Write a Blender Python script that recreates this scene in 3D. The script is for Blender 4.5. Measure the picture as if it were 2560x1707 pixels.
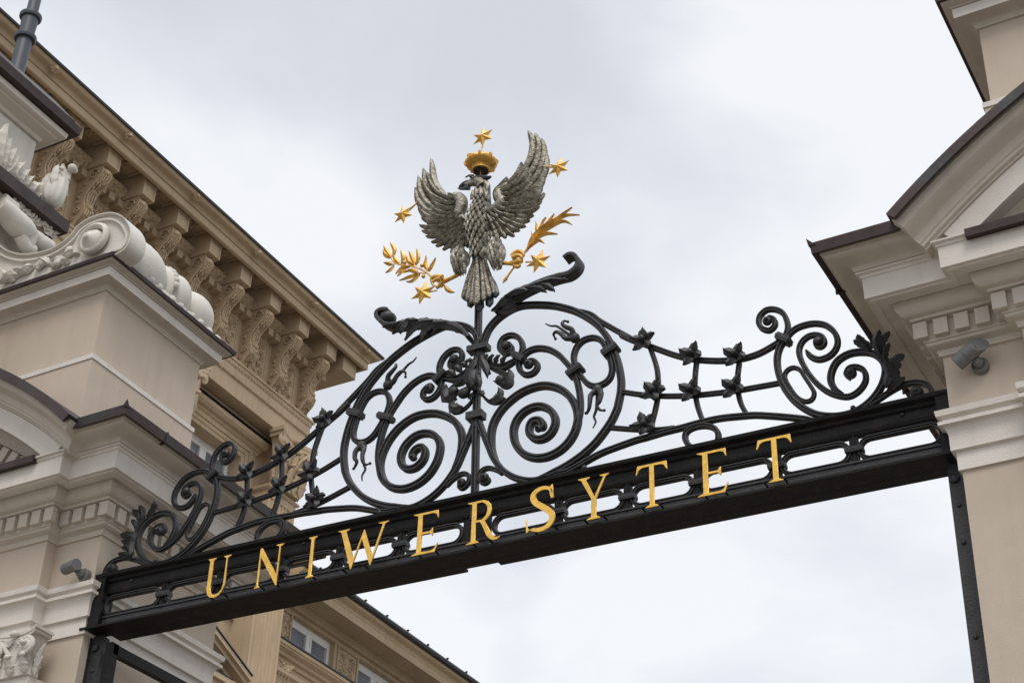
import bpy, bmesh, math, random
from mathutils import Vector, Matrix
random.seed(7)
R_ = math.radians
for o in list(bpy.data.objects): bpy.data.objects.remove(o)
scn = bpy.context.scene
COL = scn.collection

# ------------------------------------------------------------------ camera
F, YAW, PIT, ROL = 4246.0, -0.526779, 0.586039, 0.0387239
def cam_axes():
    cy, sy, cp, sp = math.cos(YAW), math.sin(YAW), math.cos(PIT), math.sin(PIT)
    f = Vector((sy*cp, cy*cp, sp)); r = Vector((cy, -sy, 0)); u = r.cross(f)
    c, s = math.cos(ROL), math.sin(ROL)
    return c*r+s*u, -s*r+c*u, f
AX, AU, AF = cam_axes()
CAM = Vector((0, 0, 1.6))
cd = bpy.data.cameras.new('camera'); co = bpy.data.objects.new('camera', cd); COL.objects.link(co)
m = Matrix((AX, AU, -AF)).transposed().to_4x4(); m.translation = CAM
co.matrix_world = m
cd.sensor_width = 36; cd.lens = F/2560*36; cd.clip_start = 0.05; cd.clip_end = 3000
scn.camera = co

# ------------------------------------------------------------------ world, sun, exposure
w = bpy.data.worlds.new("World"); scn.world = w; w.use_nodes = True
N, L = w.node_tree.nodes, w.node_tree.links
for n in list(N): N.remove(n)
out = N.new('ShaderNodeOutputWorld'); bg = N.new('ShaderNodeBackground'); bg2 = N.new('ShaderNodeBackground')
sky = N.new('ShaderNodeTexSky'); sky.sky_type = 'NISHITA'; sky.sun_disc = False
SUN_EL, SUN_ROT = R_(52), R_(150)
sky.sun_elevation = SUN_EL; sky.sun_rotation = SUN_ROT
bg2.inputs['Strength'].default_value = 0.02
L.new(sky.outputs[0], bg2.inputs['Color'])
tc = N.new('ShaderNodeTexCoord'); mp = N.new('ShaderNodeMapping')
mp.inputs['Scale'].default_value = (1, 1, 1.35); mp.inputs['Location'].default_value = (2.35, 0.2, 1.15)
L.new(tc.outputs['Generated'], mp.inputs['Vector'])
n1 = N.new('ShaderNodeTexNoise'); n1.inputs['Scale'].default_value = 3.4; n1.inputs['Detail'].default_value = 8
n1.inputs['Roughness'].default_value = 0.46; n1.inputs['Distortion'].default_value = 0.25
L.new(mp.outputs[0], n1.inputs['Vector'])
cr = N.new('ShaderNodeValToRGB'); e = cr.color_ramp.elements
e[0].position = 0.40; e[0].color = (0.635, 0.66, 0.70, 1)
e[1].position = 0.585; e[1].color = (0.885, 0.895, 0.91, 1)
k = cr.color_ramp.elements.new(0.5); k.color = (0.735, 0.758, 0.80, 1)
L.new(n1.outputs['Fac'], cr.inputs[0])
# overcast sky grows brighter towards the zenith
sx = N.new('ShaderNodeSeparateXYZ'); L.new(tc.outputs['Generated'], sx.inputs[0])
mr = N.new('ShaderNodeMapRange'); mr.inputs['From Min'].default_value = 0.72; mr.inputs['From Max'].default_value = 1.0
mr.inputs['To Min'].default_value = 1.0; mr.inputs['To Max'].default_value = 2.9
L.new(sx.outputs['Z'], mr.inputs['Value'])
L.new(cr.outputs[0], bg.inputs['Color']); L.new(mr.outputs[0], bg.inputs['Strength'])
ad = N.new('ShaderNodeAddShader'); L.new(bg.outputs[0], ad.inputs[0]); L.new(bg2.outputs[0], ad.inputs[1])
L.new(ad.outputs[0], out.inputs['Surface'])
sd = bpy.data.lights.new('sun', 'SUN'); so = bpy.data.objects.new('sun', sd); COL.objects.link(so)
sd.energy = 1.35; sd.angle = R_(25); sd.color = (1, 0.95, 0.88)
sdir = Vector((math.cos(SUN_EL)*math.sin(SUN_ROT), math.cos(SUN_EL)*math.cos(SUN_ROT), math.sin(SUN_EL)))
so.rotation_euler = sdir.to_track_quat('Z', 'Y').to_euler(); so.location = (3, -6, 20)
vs = scn.view_settings; vs.view_transform = 'Standard'; vs.look = 'None'; vs.gamma = 1; vs.use_curve_mapping = False
vs.exposure = 0.0

# ------------------------------------------------------------------ materials
def mat(name, col, rough=0.8, metal=0.0, var=0.12, vscale=3.0, bump=0.0, bscale=60.0, grime=0.0, carve=0.0, cscale=9.0, col2=None, c2scale=12.0, c2amt=0.5):
    mt = bpy.data.materials.new(name); mt.use_nodes = True
    n, l = mt.node_tree.nodes, mt.node_tree.links
    b = n['Principled BSDF']; b.inputs['Roughness'].default_value = rough; b.inputs['Metallic'].default_value = metal
    t = n.new('ShaderNodeTexCoord'); src = t.outputs['Object']
    nz = n.new('ShaderNodeTexNoise'); nz.inputs['Scale'].default_value = vscale; nz.inputs['Detail'].default_value = 8
    nz.inputs['Roughness'].default_value = 0.6
    l.new(src, nz.inputs['Vector'])
    r = n.new('ShaderNodeMapRange'); r.inputs['From Min'].default_value = 0.25; r.inputs['From Max'].default_value = 0.75
    r.inputs['To Min'].default_value = 1-var; r.inputs['To Max'].default_value = 1+var
    l.new(nz.outputs['Fac'], r.inputs['Value'])
    mx = n.new('ShaderNodeMix'); mx.data_type = 'RGBA'; mx.blend_type = 'MULTIPLY'; mx.inputs['Factor'].default_value = 1
    mx.inputs[6].default_value = (*col, 1); l.new(r.outputs[0], mx.inputs[7]); cur = mx.outputs[2]
    if col2:
        q = n.new('ShaderNodeTexNoise'); q.inputs['Scale'].default_value = c2scale; q.inputs['Detail'].default_value = 7
        l.new(src, q.inputs['Vector'])
        rr = n.new('ShaderNodeMapRange'); rr.inputs['From Min'].default_value = 0.5; rr.inputs['From Max'].default_value = 0.68
        rr.inputs['To Max'].default_value = c2amt; l.new(q.outputs['Fac'], rr.inputs['Value'])
        m2 = n.new('ShaderNodeMix'); m2.data_type = 'RGBA'; l.new(rr.outputs[0], m2.inputs['Factor'])
        l.new(cur, m2.inputs[6]); m2.inputs[7].default_value = (*col2, 1); cur = m2.outputs[2]
    if grime:
        mpp = n.new('ShaderNodeMapping'); mpp.inputs['Scale'].default_value = (7, 7, 0.7); l.new(src, mpp.inputs['Vector'])
        g = n.new('ShaderNodeTexNoise'); g.inputs['Scale'].default_value = 2.2; g.inputs['Detail'].default_value = 6
        l.new(mpp.outputs[0], g.inputs['Vector'])
        gr = n.new('ShaderNodeMapRange'); gr.inputs['From Min'].default_value = 0.5; gr.inputs['From Max'].default_value = 0.8
        gr.inputs['To Min'].default_value = 1; gr.inputs['To Max'].default_value = 1-grime
        l.new(g.outputs['Fac'], gr.inputs['Value'])
        m3 = n.new('ShaderNodeMix'); m3.data_type = 'RGBA'; m3.blend_type = 'MULTIPLY'; m3.inputs['Factor'].default_value = 1
        l.new(cur, m3.inputs[6]); l.new(gr.outputs[0], m3.inputs[7]); cur = m3.outputs[2]
    l.new(cur, b.inputs['Base Color'])
    nrm = None
    if bump:
        bz = n.new('ShaderNodeTexNoise'); bz.inputs['Scale'].default_value = bscale; bz.inputs['Detail'].default_value = 5
        l.new(src, bz.inputs['Vector'])
        bp = n.new('ShaderNodeBump'); bp.inputs['Strength'].default_value = bump; bp.inputs['Distance'].default_value = 0.01
        l.new(bz.outputs['Fac'], bp.inputs['Height']); nrm = bp.outputs[0]
    if carve:
        v = n.new('ShaderNodeTexVoronoi'); v.inputs['Scale'].default_value = cscale; v.feature = 'SMOOTH_F1'
        nn = n.new('ShaderNodeTexNoise'); nn.inputs['Scale'].default_value = cscale*0.7; nn.inputs['Detail'].default_value = 2
        l.new(src, nn.inputs['Vector'])
        va = n.new('ShaderNodeMix'); va.data_type = 'RGBA'; va.inputs['Factor'].default_value = 0.25
        l.new(src, va.inputs[6]); l.new(nn.outputs['Color'], va.inputs[7]); l.new(va.outputs[2], v.inputs['Vector'])
        bp2 = n.new('ShaderNodeBump'); bp2.inputs['Strength'].default_value = 1; bp2.inputs['Distance'].default_value = carve
        bp2.invert = True
        l.new(v.outputs['Distance'], bp2.inputs['Height'])
        if nrm: l.new(nrm, bp2.inputs['Normal'])
        nrm = bp2.outputs[0]
    if nrm: l.new(nrm, b.inputs['Normal'])
    return mt
M = {}
M['stucco'] = mat('beige_stucco', (0.565, 0.475, 0.385), 0.9, var=0.09, vscale=1.6, bump=0.14, bscale=150, grime=0.08, col2=(0.50, 0.415, 0.33), c2scale=2.2, c2amt=0.35)
M['white'] = mat('white_painted_stucco', (0.72, 0.665, 0.605), 0.85, var=0.06, vscale=2.5, bump=0.25, bscale=80, grime=0.10)
M['trim'] = mat('off_white_moulding', (0.60, 0.54, 0.465), 0.85, var=0.07, vscale=2.5, bump=0.25, bscale=80, grime=0.12, col2=(0.47, 0.42, 0.37), c2scale=5, c2amt=0.3)
M['plaster'] = mat('sculpture_plaster', (0.64, 0.60, 0.54), 0.8, var=0.09, vscale=6, bump=0.3, bscale=60, grime=0.1)
M['copper'] = mat('oxidised_copper', (0.055, 0.036, 0.034), 0.55, 0.2, var=0.35, vscale=8, bump=0.3, bscale=30, col2=(0.055, 0.06, 0.06), c2scale=5, c2amt=0.7)
M['sand'] = mat('sandstone', (0.54, 0.415, 0.28), 0.9, var=0.12, vscale=1.2, bump=0.3, bscale=40, grime=0.16, col2=(0.42, 0.32, 0.215), c2scale=1.6, c2amt=0.4)
M['carved'] = mat('carved_sandstone', (0.53, 0.40, 0.265), 0.9, var=0.2, vscale=4, bump=0.4, bscale=30, grime=0.1, carve=0.06, cscale=11, col2=(0.33, 0.25, 0.17), c2scale=3, c2amt=0.5)
M['roof'] = mat('dark_sheet_roof', (0.035, 0.037, 0.042), 0.5, 0.3, var=0.25)
M['iron'] = mat('black_wrought_iron', (0.026, 0.0255, 0.0275), 0.45, 0.0, var=0.35, vscale=14, bump=0.35, bscale=70, col2=(0.045, 0.036, 0.030), c2scale=9, c2amt=0.5)
M['beam'] = mat('black_painted_steel', (0.0055, 0.005, 0.0052), 0.55, 0.0, var=0.3, vscale=10, bump=0.3, bscale=80, col2=(0.03, 0.018, 0.014), c2scale=16, c2amt=0.4)
M['gold'] = mat('gilded_metal', (0.70, 0.40, 0.085), 0.40, 0.5, var=0.3, vscale=22, bump=0.4, bscale=60, col2=(0.30, 0.16, 0.04), c2scale=26, c2amt=0.5)
M['letter'] = mat('gold_leaf_letter', (0.88, 0.53, 0.11), 0.30, 0.65, var=0.22, vscale=26, bump=0.15, bscale=80, col2=(0.55, 0.32, 0.07), c2scale=30, c2amt=0.4)
M['silver'] = mat('weathered_silver_metal', (0.285, 0.262, 0.215), 0.42, 0.65, var=0.6, vscale=34, bump=0.6, bscale=90, col2=(0.10, 0.075, 0.04), c2scale=30, c2amt=0.8)
M['beak'] = mat('dark_metal_and_gap_shade', (0.07, 0.08, 0.085), 0.4, 0.4, var=0.3)  # dark beak metal; also paints the shade behind the eagle's feathers
M['lampgrey'] = mat('grey_lamp_housing', (0.165, 0.165, 0.158), 0.6, 0.1, var=0.1)
M['polegrey'] = mat('grey_painted_pole', (0.075, 0.085, 0.10), 0.45, 0.2, var=0.2)
M['glass'] = mat('window_glass', (0.22, 0.245, 0.28), 0.06, 0.0, var=0.3, vscale=1.0)
M['lens'] = mat('lamp_lens', (0.10, 0.12, 0.12), 0.15, 0.0, var=0.1)
M['wframe'] = mat('white_window_frame', (0.80, 0.80, 0.78), 0.6, var=0.08)
M['paving'] = mat('stone_paving', (0.15, 0.135, 0.115), 0.9, var=0.2, vscale=1.5, bump=0.4, bscale=6)

for k_, s_ in (('iron',.42),('beam',.22),('copper',.3),('stucco',.2),('white',.25),('trim',.2),('sand',.2),('carved',.2)):
    M[k_].node_tree.nodes['Principled BSDF'].inputs['Specular IOR Level'].default_value = s_

# ------------------------------------------------------------------ helpers
def wloc(o):
    v = Vector((0, 0, 0))
    while o: v += o.location; o = o.parent
    return v
class MB:
    def __init__(s): s.v = []; s.f = []
    def add(s, vs, fs):
        k = len(s.v); s.v += [Vector(a) for a in vs]; s.f += [tuple(i+k for i in f) for f in fs]
    def box(s, a, b):
        x0, y0, z0 = a; x1, y1, z1 = b
        s.add([(x0,y0,z0),(x1,y0,z0),(x1,y1,z0),(x0,y1,z0),(x0,y0,z1),(x1,y0,z1),(x1,y1,z1),(x0,y1,z1)],
              [(0,1,2,3),(4,5,6,7),(0,1,5,4),(1,2,6,5),(2,3,7,6),(3,0,4,7)])
    def hull(s, vs8):  # 8 points ordered like a box
        s.add(vs8, [(0,1,2,3),(4,5,6,7),(0,1,5,4),(1,2,6,5),(2,3,7,6),(3,0,4,7)])
    def rings(s, rings, closed=False, caps=True):
        n = len(rings[0]); vs = [p for r in rings for p in r]; fs = []
        m_ = len(rings); rng = m_ if closed else m_-1
        for i in range(rng):
            j = (i+1) % m_
            for q in range(n):
                r2 = (q+1) % n; fs.append((i*n+q, i*n+r2, j*n+r2, j*n+q))
        if caps and not closed: fs += [tuple(range(n)), tuple((m_-1)*n+q for q in range(n))]
        s.add(vs, fs)
    def ball(s, c, rx, ry=None, rz=None, n=10, rot=None):
        ry = ry or rx; rz = rz or rx; c = Vector(c); rs = []
        for i in range(1, n):
            th = math.pi*i/n; ring = []
            for j in range(n+4):
                ph = 2*math.pi*j/(n+4)
                p = Vector((rx*math.sin(th)*math.cos(ph), ry*math.sin(th)*math.sin(ph), rz*math.cos(th)))
                if rot: p = rot @ p
                ring.append(c+p)
            rs.append(ring)
        s.rings(rs)
    def tube(s, pts, rad, n=10, flat=1.0, caps=True):
        pts = [Vector(p) for p in pts]; rs = []
        if not hasattr(rad, '__len__'): rad = [rad]*len(pts)
        up = None
        for i, p in enumerate(pts):
            t = (pts[min(i+1, len(pts)-1)]-pts[max(i-1, 0)]).normalized()
            if up is None:
                a = Vector((0, 1, 0)) if abs(t.y) < 0.9 else Vector((1, 0, 0))
                up = (a - t*a.dot(t)).normalized()
            else: up = (up - t*up.dot(t)).normalized()
            sd_ = t.cross(up)
            rs.append([p + up*(rad[i]*flat*math.cos(2*math.pi*q/n)) + sd_*(rad[i]*math.sin(2*math.pi*q/n)) for q in range(n)])
        s.rings(rs, caps=caps)
    def lathe(s, c, prof, axis=(0, 0, 1), n=24, caps=True):
        c = Vector(c); ax = Vector(axis).normalized(); q = Vector((0, 0, 1)).rotation_difference(ax)
        rs = []
        for r, h in prof:
            rs.append([c + q @ Vector((r*math.cos(2*math.pi*i/n), r*math.sin(2*math.pi*i/n), h)) for i in range(n)])
        s.rings(rs, caps=caps)
    def build(s, name, mt, parent=None, smooth=False, label=None, origin=None):
        org = wloc(parent) if parent else Vector(origin or (0, 0, 0))
        me = bpy.data.meshes.new(name); me.from_pydata([tuple(v-org) for v in s.v], [], s.f); me.update()
        bm = bmesh.new(); bm.from_mesh(me); bmesh.ops.recalc_face_normals(bm, faces=bm.faces); bm.to_mesh(me); bm.free()
        if smooth:
            me.polygons.foreach_set('use_smooth', [True]*len(me.polygons))
            try: me.set_sharp_from_angle(angle=R_(smooth if smooth is not True else 40))
            except Exception: pass
        me.materials.append(mt)
        o = bpy.data.objects.new(name, me); COL.objects.link(o)
        if parent: o.parent = parent
        else: o.location = org
        if label: o['label'] = label
        return o
def thing(name, label, cat, loc, group=None):
    o = bpy.data.objects.new(name, None); COL.objects.link(o); o.location = loc; o.empty_display_size = 0.1
    o['label'] = label; o['category'] = cat
    if group: o['group'] = group
    return o
def copy_tree(o, parent=None):
    c = o.copy(); COL.objects.link(c)
    if parent: c.parent = parent
    for ch in o.children: copy_tree(ch, c)
    return c
def cr_spline(pts, closed=False, seg=6):
    P = [Vector(p) for p in pts]; n = len(P); out_ = []
    rng = n if closed else n-1
    for i in range(rng):
        p0 = P[(i-1) % n] if (closed or i > 0) else P[0]*2-P[1]
        p1 = P[i]; p2 = P[(i+1) % n]
        p3 = P[(i+2) % n] if (closed or i+2 < n) else P[-1]*2-P[-2]
        for j in range(seg):
            t = j/seg; t2 = t*t; t3 = t2*t
            out_.append(0.5*((2*p1)+(p2-p0)*t+(2*p0-5*p1+4*p2-p3)*t2+(3*p1-p0-3*p2+p3)*t3))
    if not closed: out_.append(P[-1])
    return out_
def offset_poly(poly, o):
    n = len(poly); nr = []
    for i in range(n-1):
        dx, dy = poly[i+1][0]-poly[i][0], poly[i+1][1]-poly[i][1]; l_ = math.hypot(dx, dy); nr.append((dy/l_, -dx/l_))
    r = []
    for i, p in enumerate(poly):
        if i == 0: q = nr[0]; r.append((p[0]+q[0]*o, p[1]+q[1]*o)); continue
        if i == n-1: q = nr[-1]; r.append((p[0]+q[0]*o, p[1]+q[1]*o)); continue
        a, b = nr[i-1], nr[i]; d = 1+a[0]*b[0]+a[1]*b[1]
        r.append((p[0]+(a[0]+b[0])/d*o, p[1]+(a[1]+b[1])/d*o))
    return r
def sweep_plan(mb, poly, prof, tf=lambda s, v, z: (s, v, z), back=-0.05, end_s=None):
    """moulding profile [(offset, z)] swept along an open plan polyline (outside on its right)"""
    pr = [(back, prof[0][1])] + list(prof) + [(back, prof[-1][1])]
    rings = []
    offs = [offset_poly(poly, o) for o, z in pr]
    if end_s is not None:
        for q, (o, z) in zip(offs, pr):
            q[-1] = (min(end_s, q[-2][0]-.01), q[-1][1])
    for i in range(len(poly)):
        rings.append([tf(offs[j][i][0], offs[j][i][1], pr[j][1]) for j in range(len(pr))])
    mb.rings(rings)
def arcp(o0, z0, o1, z1, n=6, kind='cyma'):
    r = []
    for i in range(n+1):
        t = i/n
        if kind == 'cyma': a = t - 0.13*math.sin(2*math.pi*t); b = t + 0.10*math.sin(2*math.pi*t)
        elif kind == 'cavetto': a = 1-math.cos(t*math.pi/2); b = math.sin(t*math.pi/2)
        else: a = math.sin(t*math.pi/2); b = 1-math.cos(t*math.pi/2)
        r.append((o0+(o1-o0)*a, z0+(z1-z0)*b))
    return r

# ------------------------------------------------------------------ gate plane
GA = R_(1.9); GE = Vector((math.cos(GA), math.sin(GA), 0)); GN = Vector((-math.sin(GA), math.cos(GA), 0)); GD = 7.0; U0 = -3.965
def G(u, b, z): return GE*u + GN*(GD+b) + Vector((0, 0, z))
def at(x, y, b=0.0):
    """a point of the gate's own plane (u along the gate, z up) from where the photograph shows it"""
    r = AX*((x-1280)/F) - AU*((y-853.5)/F) + AF
    t = (GD+b - GN.dot(CAM))/GN.dot(r); p = CAM + r*t
    return (p.dot(GE), p.z)
def pts(reg, *P, b=0.0):
    ox, oy, s = reg; return [at(ox+x/s, oy+y/s, b) for x, y in P]
mir = lambda P: [(2*U0-u, z) for u, z in P]
ZA, ZB, ZC, ZD = (840,740,5.8725), (1140,740,5.3455), (840,980,5.2275), (1160,960,5.3455)
ZE, ZF, ZQ2, ZQ3 = (400,1020,4.704), (1480,760,4.519), (1860,400,3.357), (1860,800,3.357)
ZR4, ZG = (0,1240,3.357), (920,290,3.136)
SEC = [(-.5,.5),(-.5,-.22),(-.40,-.40),(-.16,-.44),(-.07,-.20),(.07,-.20),(.16,-.44),(.40,-.40),(.5,-.22),(.5,.5)]
jit = lambda: random.uniform(-.0025, .0025)
def bar(mb, P, wd=.034, dp=None, closed=False, b=0.0, seg=6, taper=None, sec=SEC, bfn=None):
    Q = cr_spline([(p[0], p[1], 0) for p in P], closed, seg); n = len(Q); rs = []
    dp = dp or wd*1.05
    for i, q in enumerate(Q):
        a = Q[(i-1) % n] if closed else Q[max(i-1, 0)]; c = Q[(i+1) % n] if closed else Q[min(i+1, n-1)]
        t = (c-a).normalized(); nn = Vector((-t.y, t.x, 0)); f = i/(n-1)
        k_ = 1.0
        if taper: k_ = taper(f)
        bb = b + (bfn(f) if bfn else 0)
        rs.append([G(q.x+nn.x*sa*wd*k_, bb+sb*dp, q.y+nn.y*sa*wd*k_) for sa, sb in sec])
    mb.rings(rs, closed=closed)
def blade(mb, P, W, b0=0.0, b1=None, th=.012, kind='feather', barb=0.0, nb=9, nt=14, ns=6, fn=G, serr=0, sd_=0.0, ridge=.5, droop=0.0, seg=None):
    """leaf or feather shaped relief along a curved spine P in a plane (fn maps u, depth, z to the world)"""
    sp = cr_spline([(p[0], p[1], 0) for p in P], False, 8); L_ = [0]
    for i in range(1, len(sp)): L_.append(L_[-1]+(sp[i]-sp[i-1]).length)
    tot = L_[-1]
    def spa(t):
        d = t*tot
        for i in range(1, len(sp)):
            if L_[i] >= d-1e-9:
                f = (d-L_[i-1])/max(1e-9, L_[i]-L_[i-1]); return sp[i-1].lerp(sp[i], f)
        return sp[-1]
    b1 = b0 if b1 is None else b1
    top = []; bot = []
    for i in range(nt+1):
        t = i/nt; p = spa(t); q = (spa(min(1, t+.02))-spa(max(0, t-.02)))
        q = q.normalized() if q.length > 1e-9 else Vector((1, 0, 0)); nn = Vector((-q.y, q.x, 0))
        if kind == 'feather': wv = min(1, .45+1.6*t)*math.sqrt(max(0, 1-max(0, (t-.62)/.38)**2.2))
        elif kind == 'scale': wv = min(1, .55+1.2*t)*max(0, 1-max(0, (t-.45)/.55)**1.7)
        elif kind == 'blunt': wv = (.32+.68*t)*math.sqrt(max(0, 1-max(0, (t-.86)/.14)**2))
        elif kind == 'tri': wv = 1-t
        else: wv = math.sin(math.pi*min(1, t**.8))**.85 if t < 1 else 0
        wv = max(wv, .02)
        if serr: wv *= 1-sd_*abs(math.sin(math.pi*serr*t))**.7*(1 if t > .05 else 0)
        bb = b0+(b1-b0)*t + droop*t*t
        r1 = []; r2 = []
        for j in range(ns+1):
            s = -1+2*j/ns; h = th*(1-abs(s)**1.6)*(.35+.65*wv)
            if abs(s) < .2: h += th*ridge
            if barb and abs(s) > .12: h += barb*(.5+.5*math.sin(2*math.pi*(nb*t-abs(s)*1.1)))*(1-abs(s)**3)
            r1.append(fn(p.x+nn.x*s*W*wv, bb-h, p.y+nn.y*s*W*wv))
            r2.append(fn(p.x+nn.x*s*W*wv*.96, bb+th*.35, p.y+nn.y*s*W*wv*.96))
        top.append(r1+list(reversed(r2)))
    mb.rings(top)

# ------------------------------------------------------------------ ground
mb = MB(); mb.add([(-400,-400,0),(400,-400,0),(400,400,0),(-400,400,0)], [(0,1,2,3)])
g = mb.build('ground', M['paving']); g['kind'] = 'structure'

# ------------------------------------------------------------------ piers of the gate
XL, YL, KL, XR, YR = -6.73, 6.753, 1.023, -1.60, 6.90
tfR = lambda s, v, z: (XR-s, YR-v, z)
tfL = lambda s, v, z: (XL+s*KL, YL-v*KL, 1.6+(z-1.6)*KL)
def gate_pier(tf, w1, W, dep, da, label, hv):
    root = thing('gate_pier', label, 'gate pier', tf(-.8, -.5, 0)[:2]+(0,), 'stuccoed piers of the gate')
    bay = .085
    full = [(-W, -dep), (0, -dep), (0, 0), (-w1, 0), (-w1, bay), (-W, bay)]
    core = [(-W, -dep), (0, -dep), (0, 0), (-w1-.25, 0)]
    def sw(name, mt, poly, prof, smooth=30, back=-.05, ends=None):
        m_ = MB(); sweep_plan(m_, poly, prof, tf, back, ends); return m_.build(name, mt, root, smooth)
    sw('wall', M['stucco'], full, [(0, -.2), (0, 5.479)])
    sw('architrave', M['white'], full, [(.014, 5.477), (.014, 5.57), (.034, 5.575), (.034, 5.655)] + arcp(.036, 5.66, .066, 5.70, 4, 'cavetto') + [(.070, 5.70), (.070, 5.718), (.052, 5.722), (.052, 5.735), (.074, 5.745), (.078, 5.775), (.03, 5.790)])
    sw('frieze', M['stucco'], full, [(.018, 5.785), (.018, 6.095)])
    sw('bed_moulding', M['trim'], full, [(.022, 6.09), (.032, 6.092), (.034, 6.105)] + arcp(.036, 6.106, .078, 6.150, 6) + [(.086, 6.152), (.086, 6.256), (.128, 6.262), (.130, 6.275)] + arcp(.132, 6.276, .185, 6.335, 6, 'ovolo') + [(.19, 6.346), (.06, 6.348)], back=-.02)
    sw('corona', M['white'], full, [(.10, 6.350), (.245, 6.350), (.248, 6.338), (.270, 6.338), (.272, 6.347), (.291, 6.347), (.293, 6.462), (.300, 6.464), (.303, 6.478), (.318, 6.482), (.318, 6.492), (.05, 6.53)])
    sw('cymatium', M['trim'], core, [(.28, 6.494), (.322, 6.495)] + arcp(.324, 6.497, .436, 6.560, 8) + [(.446, 6.562), (.446, 6.578), (.2, 6.579)], back=.1, ends=-w1+.37)
    sw('copper_flashing', M['copper'], core, [(.43, 6.582), (.470, 6.556), (.476, 6.557), (.482, 6.617), (.470, 6.621), (.0, 6.68), (-.38, 6.72)], back=-.39, ends=-w1+.43)
    # dentils
    m_ = MB(); z0, z1 = 6.166, 6.254
    def dent(s0, s1, v0, v1):
        P = [tf(*p) for p in ((s0,v0,z0),(s1,v0,z0),(s1,v1,z0),(s0,v1,z0),(s0,v0,z1),(s1,v0,z1),(s1,v1,z1),(s0,v1,z1))]; m_.hull(P)
    s = .120
    dent(.085, .120, -.0+.052, .085); dent(.053, .120, .085, .120)
    s = .021
    while s > -w1+.10: dent(s-.068, s, .083, .118); s -= .1
    s = -w1+.118
    while s > -W: dent(s-.068, s, .083+bay, .118+bay); s -= .1
    v = .018
    while v > -dep-.1: dent(.083, .118, v-.068, v); v -= .1
    m_.build('dentils', M['trim'], root)
    # segmental pediment over the projecting bay
    s0 = -w1+.47; RA = 4.0; a0 = R_(43.0); vf = bay+.47
    cs, cz = s0-RA*math.sin(a0), 6.600-RA*math.cos(a0)
    def arc_sweep(name, mt, sec, a1=R_(4), n=26, start=0.0):
        rs = []
        for i in range(n+1):
            a = a0-start+(a1-(a0-start))*i/n
            rs.append([tf(cs+(RA+r)*math.sin(a), v, cz+(RA+r)*math.cos(a)) for v, r in sec])
        mm = MB(); mm.rings(rs); return mm.build(name, mt, root, 30)
    arc_sweep('pediment_flashing', M['copper'], [(-.1,.01),(vf+.008,.0),(vf+.014,-.056),(vf-.005,-.057),(vf-.02,-.014),(-.1,-.01)])
    arc_sweep('raking_cornice', M['trim'], [(-.05,-.015),(vf-.03,-.02),(vf-.032,-.05)]+[(vf-.036-q[0], -.052-q[1]) for q in arcp(0,0,.105,.10,8)]+[(vf-.15,-.158),(vf-.152,-.172),(vf-.17,-.176),(vf-.17,-.186),(-.05,-.186)])
    arc_sweep('raking_fascia', M['white'], [(-.05,-.188),(vf-.182,-.188),(vf-.184,-.305),(vf-.206,-.306),(vf-.208,-.297),(-.05,-.297)], start=.03)
    rs = arc_sweep('raking_bed_moulding', M['trim'], [(-.05,-.299),(bay+.19,-.299),(bay+.18,-.325),(bay+.13,-.375),(bay+.09,-.378),(bay+.09,-.48),(-.05,-.48)], start=.06)
    mm = MB(); a = a0-.08
    while a > .06:
        q = []
        for r in (-.47, -.38):
            for (v_, da_) in ((bay+.085, 0), (bay+.085, -.019), (bay+.128, -.019), (bay+.128, 0)):
                q.append(tf(cs+(RA+r)*math.sin(a+da_), v_, cz+(RA+r)*math.cos(a+da_)))
        mm.hull(q); a -= .029
    mm.build('raking_dentils', M['trim'], root)
    mm = MB(); q = [(s0-.1, 6.5)]; n = 20
    for i in range(n+1):
        a = a0-.03+(R_(4)-(a0-.03))*i/n; q.append((cs+(RA-.2)*math.sin(a), cz+(RA-.2)*math.cos(a)))
    q.append((q[-1][0], 6.5))
    q = [p for p in q if p[1] >= 6.5 or p in (q[0], q[-1])]
    mm.add([tf(p[0], bay+.03, p[1]) for p in q], [tuple(range(len(q)))]); mm.build('tympanum', M['stucco'], root)
    mm = MB(); so_ = .25
    for a_, b_, c_, d_ in ((-so_, bay+.335, 6.452, 6.497),):
        mm.hull([tf(*p) for p in ((-W, .1, c_+.045),(a_, .1, c_+.045),(a_, b_, c_),(-W, b_, c_),(-W,.1,d_+.05),(a_,.1,d_+.05),(a_,b_,d_),(-W,b_,d_))])
        break
    mm.build('ledge_flashing', M['copper'], root)
    m_ = MB()
    for v in (.10, -.42, -.95):
        m_.hull([tf(*p) for p in ((.40,v,6.552),(.486,v,6.552),(.486,v+.012,6.552),(.40,v+.012,6.552),(.40,v,6.63),(.486,v,6.624),(.486,v+.012,6.624),(.40,v+.012,6.63))])
    m_.hull([tf(*p) for p in ((.445,.445,6.60),(.484,.45,6.60),(.486,.486,6.60),(.45,.484,6.60),(.490,.490,6.640),(.492,.491,6.640),(.493,.493,6.641),(.491,.492,6.641))])
    m_.build('flashing_seams', M['copper'], root)
    # attic
    hs = -.37
    at_lo = [(-2.6, -da), (hs, -da), (hs, hv), (-2.6, hv)]; at_hi = [(-2.6, -da), (hs-.03, -da), (hs-.03, hv-.03), (-2.6, hv-.03)]
    sw('attic_base', M['stucco'], at_lo, [(0, 6.6), (0, 7.451)])
    sw('attic_band', M['white'], at_lo, [(.004, 7.452), (.007, 7.454), (.007, 7.487), (-.028, 7.512)])
    sw('attic_wall', M['stucco'], at_hi, [(0, 7.50), (0, 8.02)])
    sw('attic_cornice', M['trim'], at_hi, [(.004, 8.012), (.012, 8.012), (.014, 8.022)]+arcp(.016, 8.023, .080, 8.052, 6, 'cavetto')+[(.098, 8.053), (.02, 8.06)])
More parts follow.
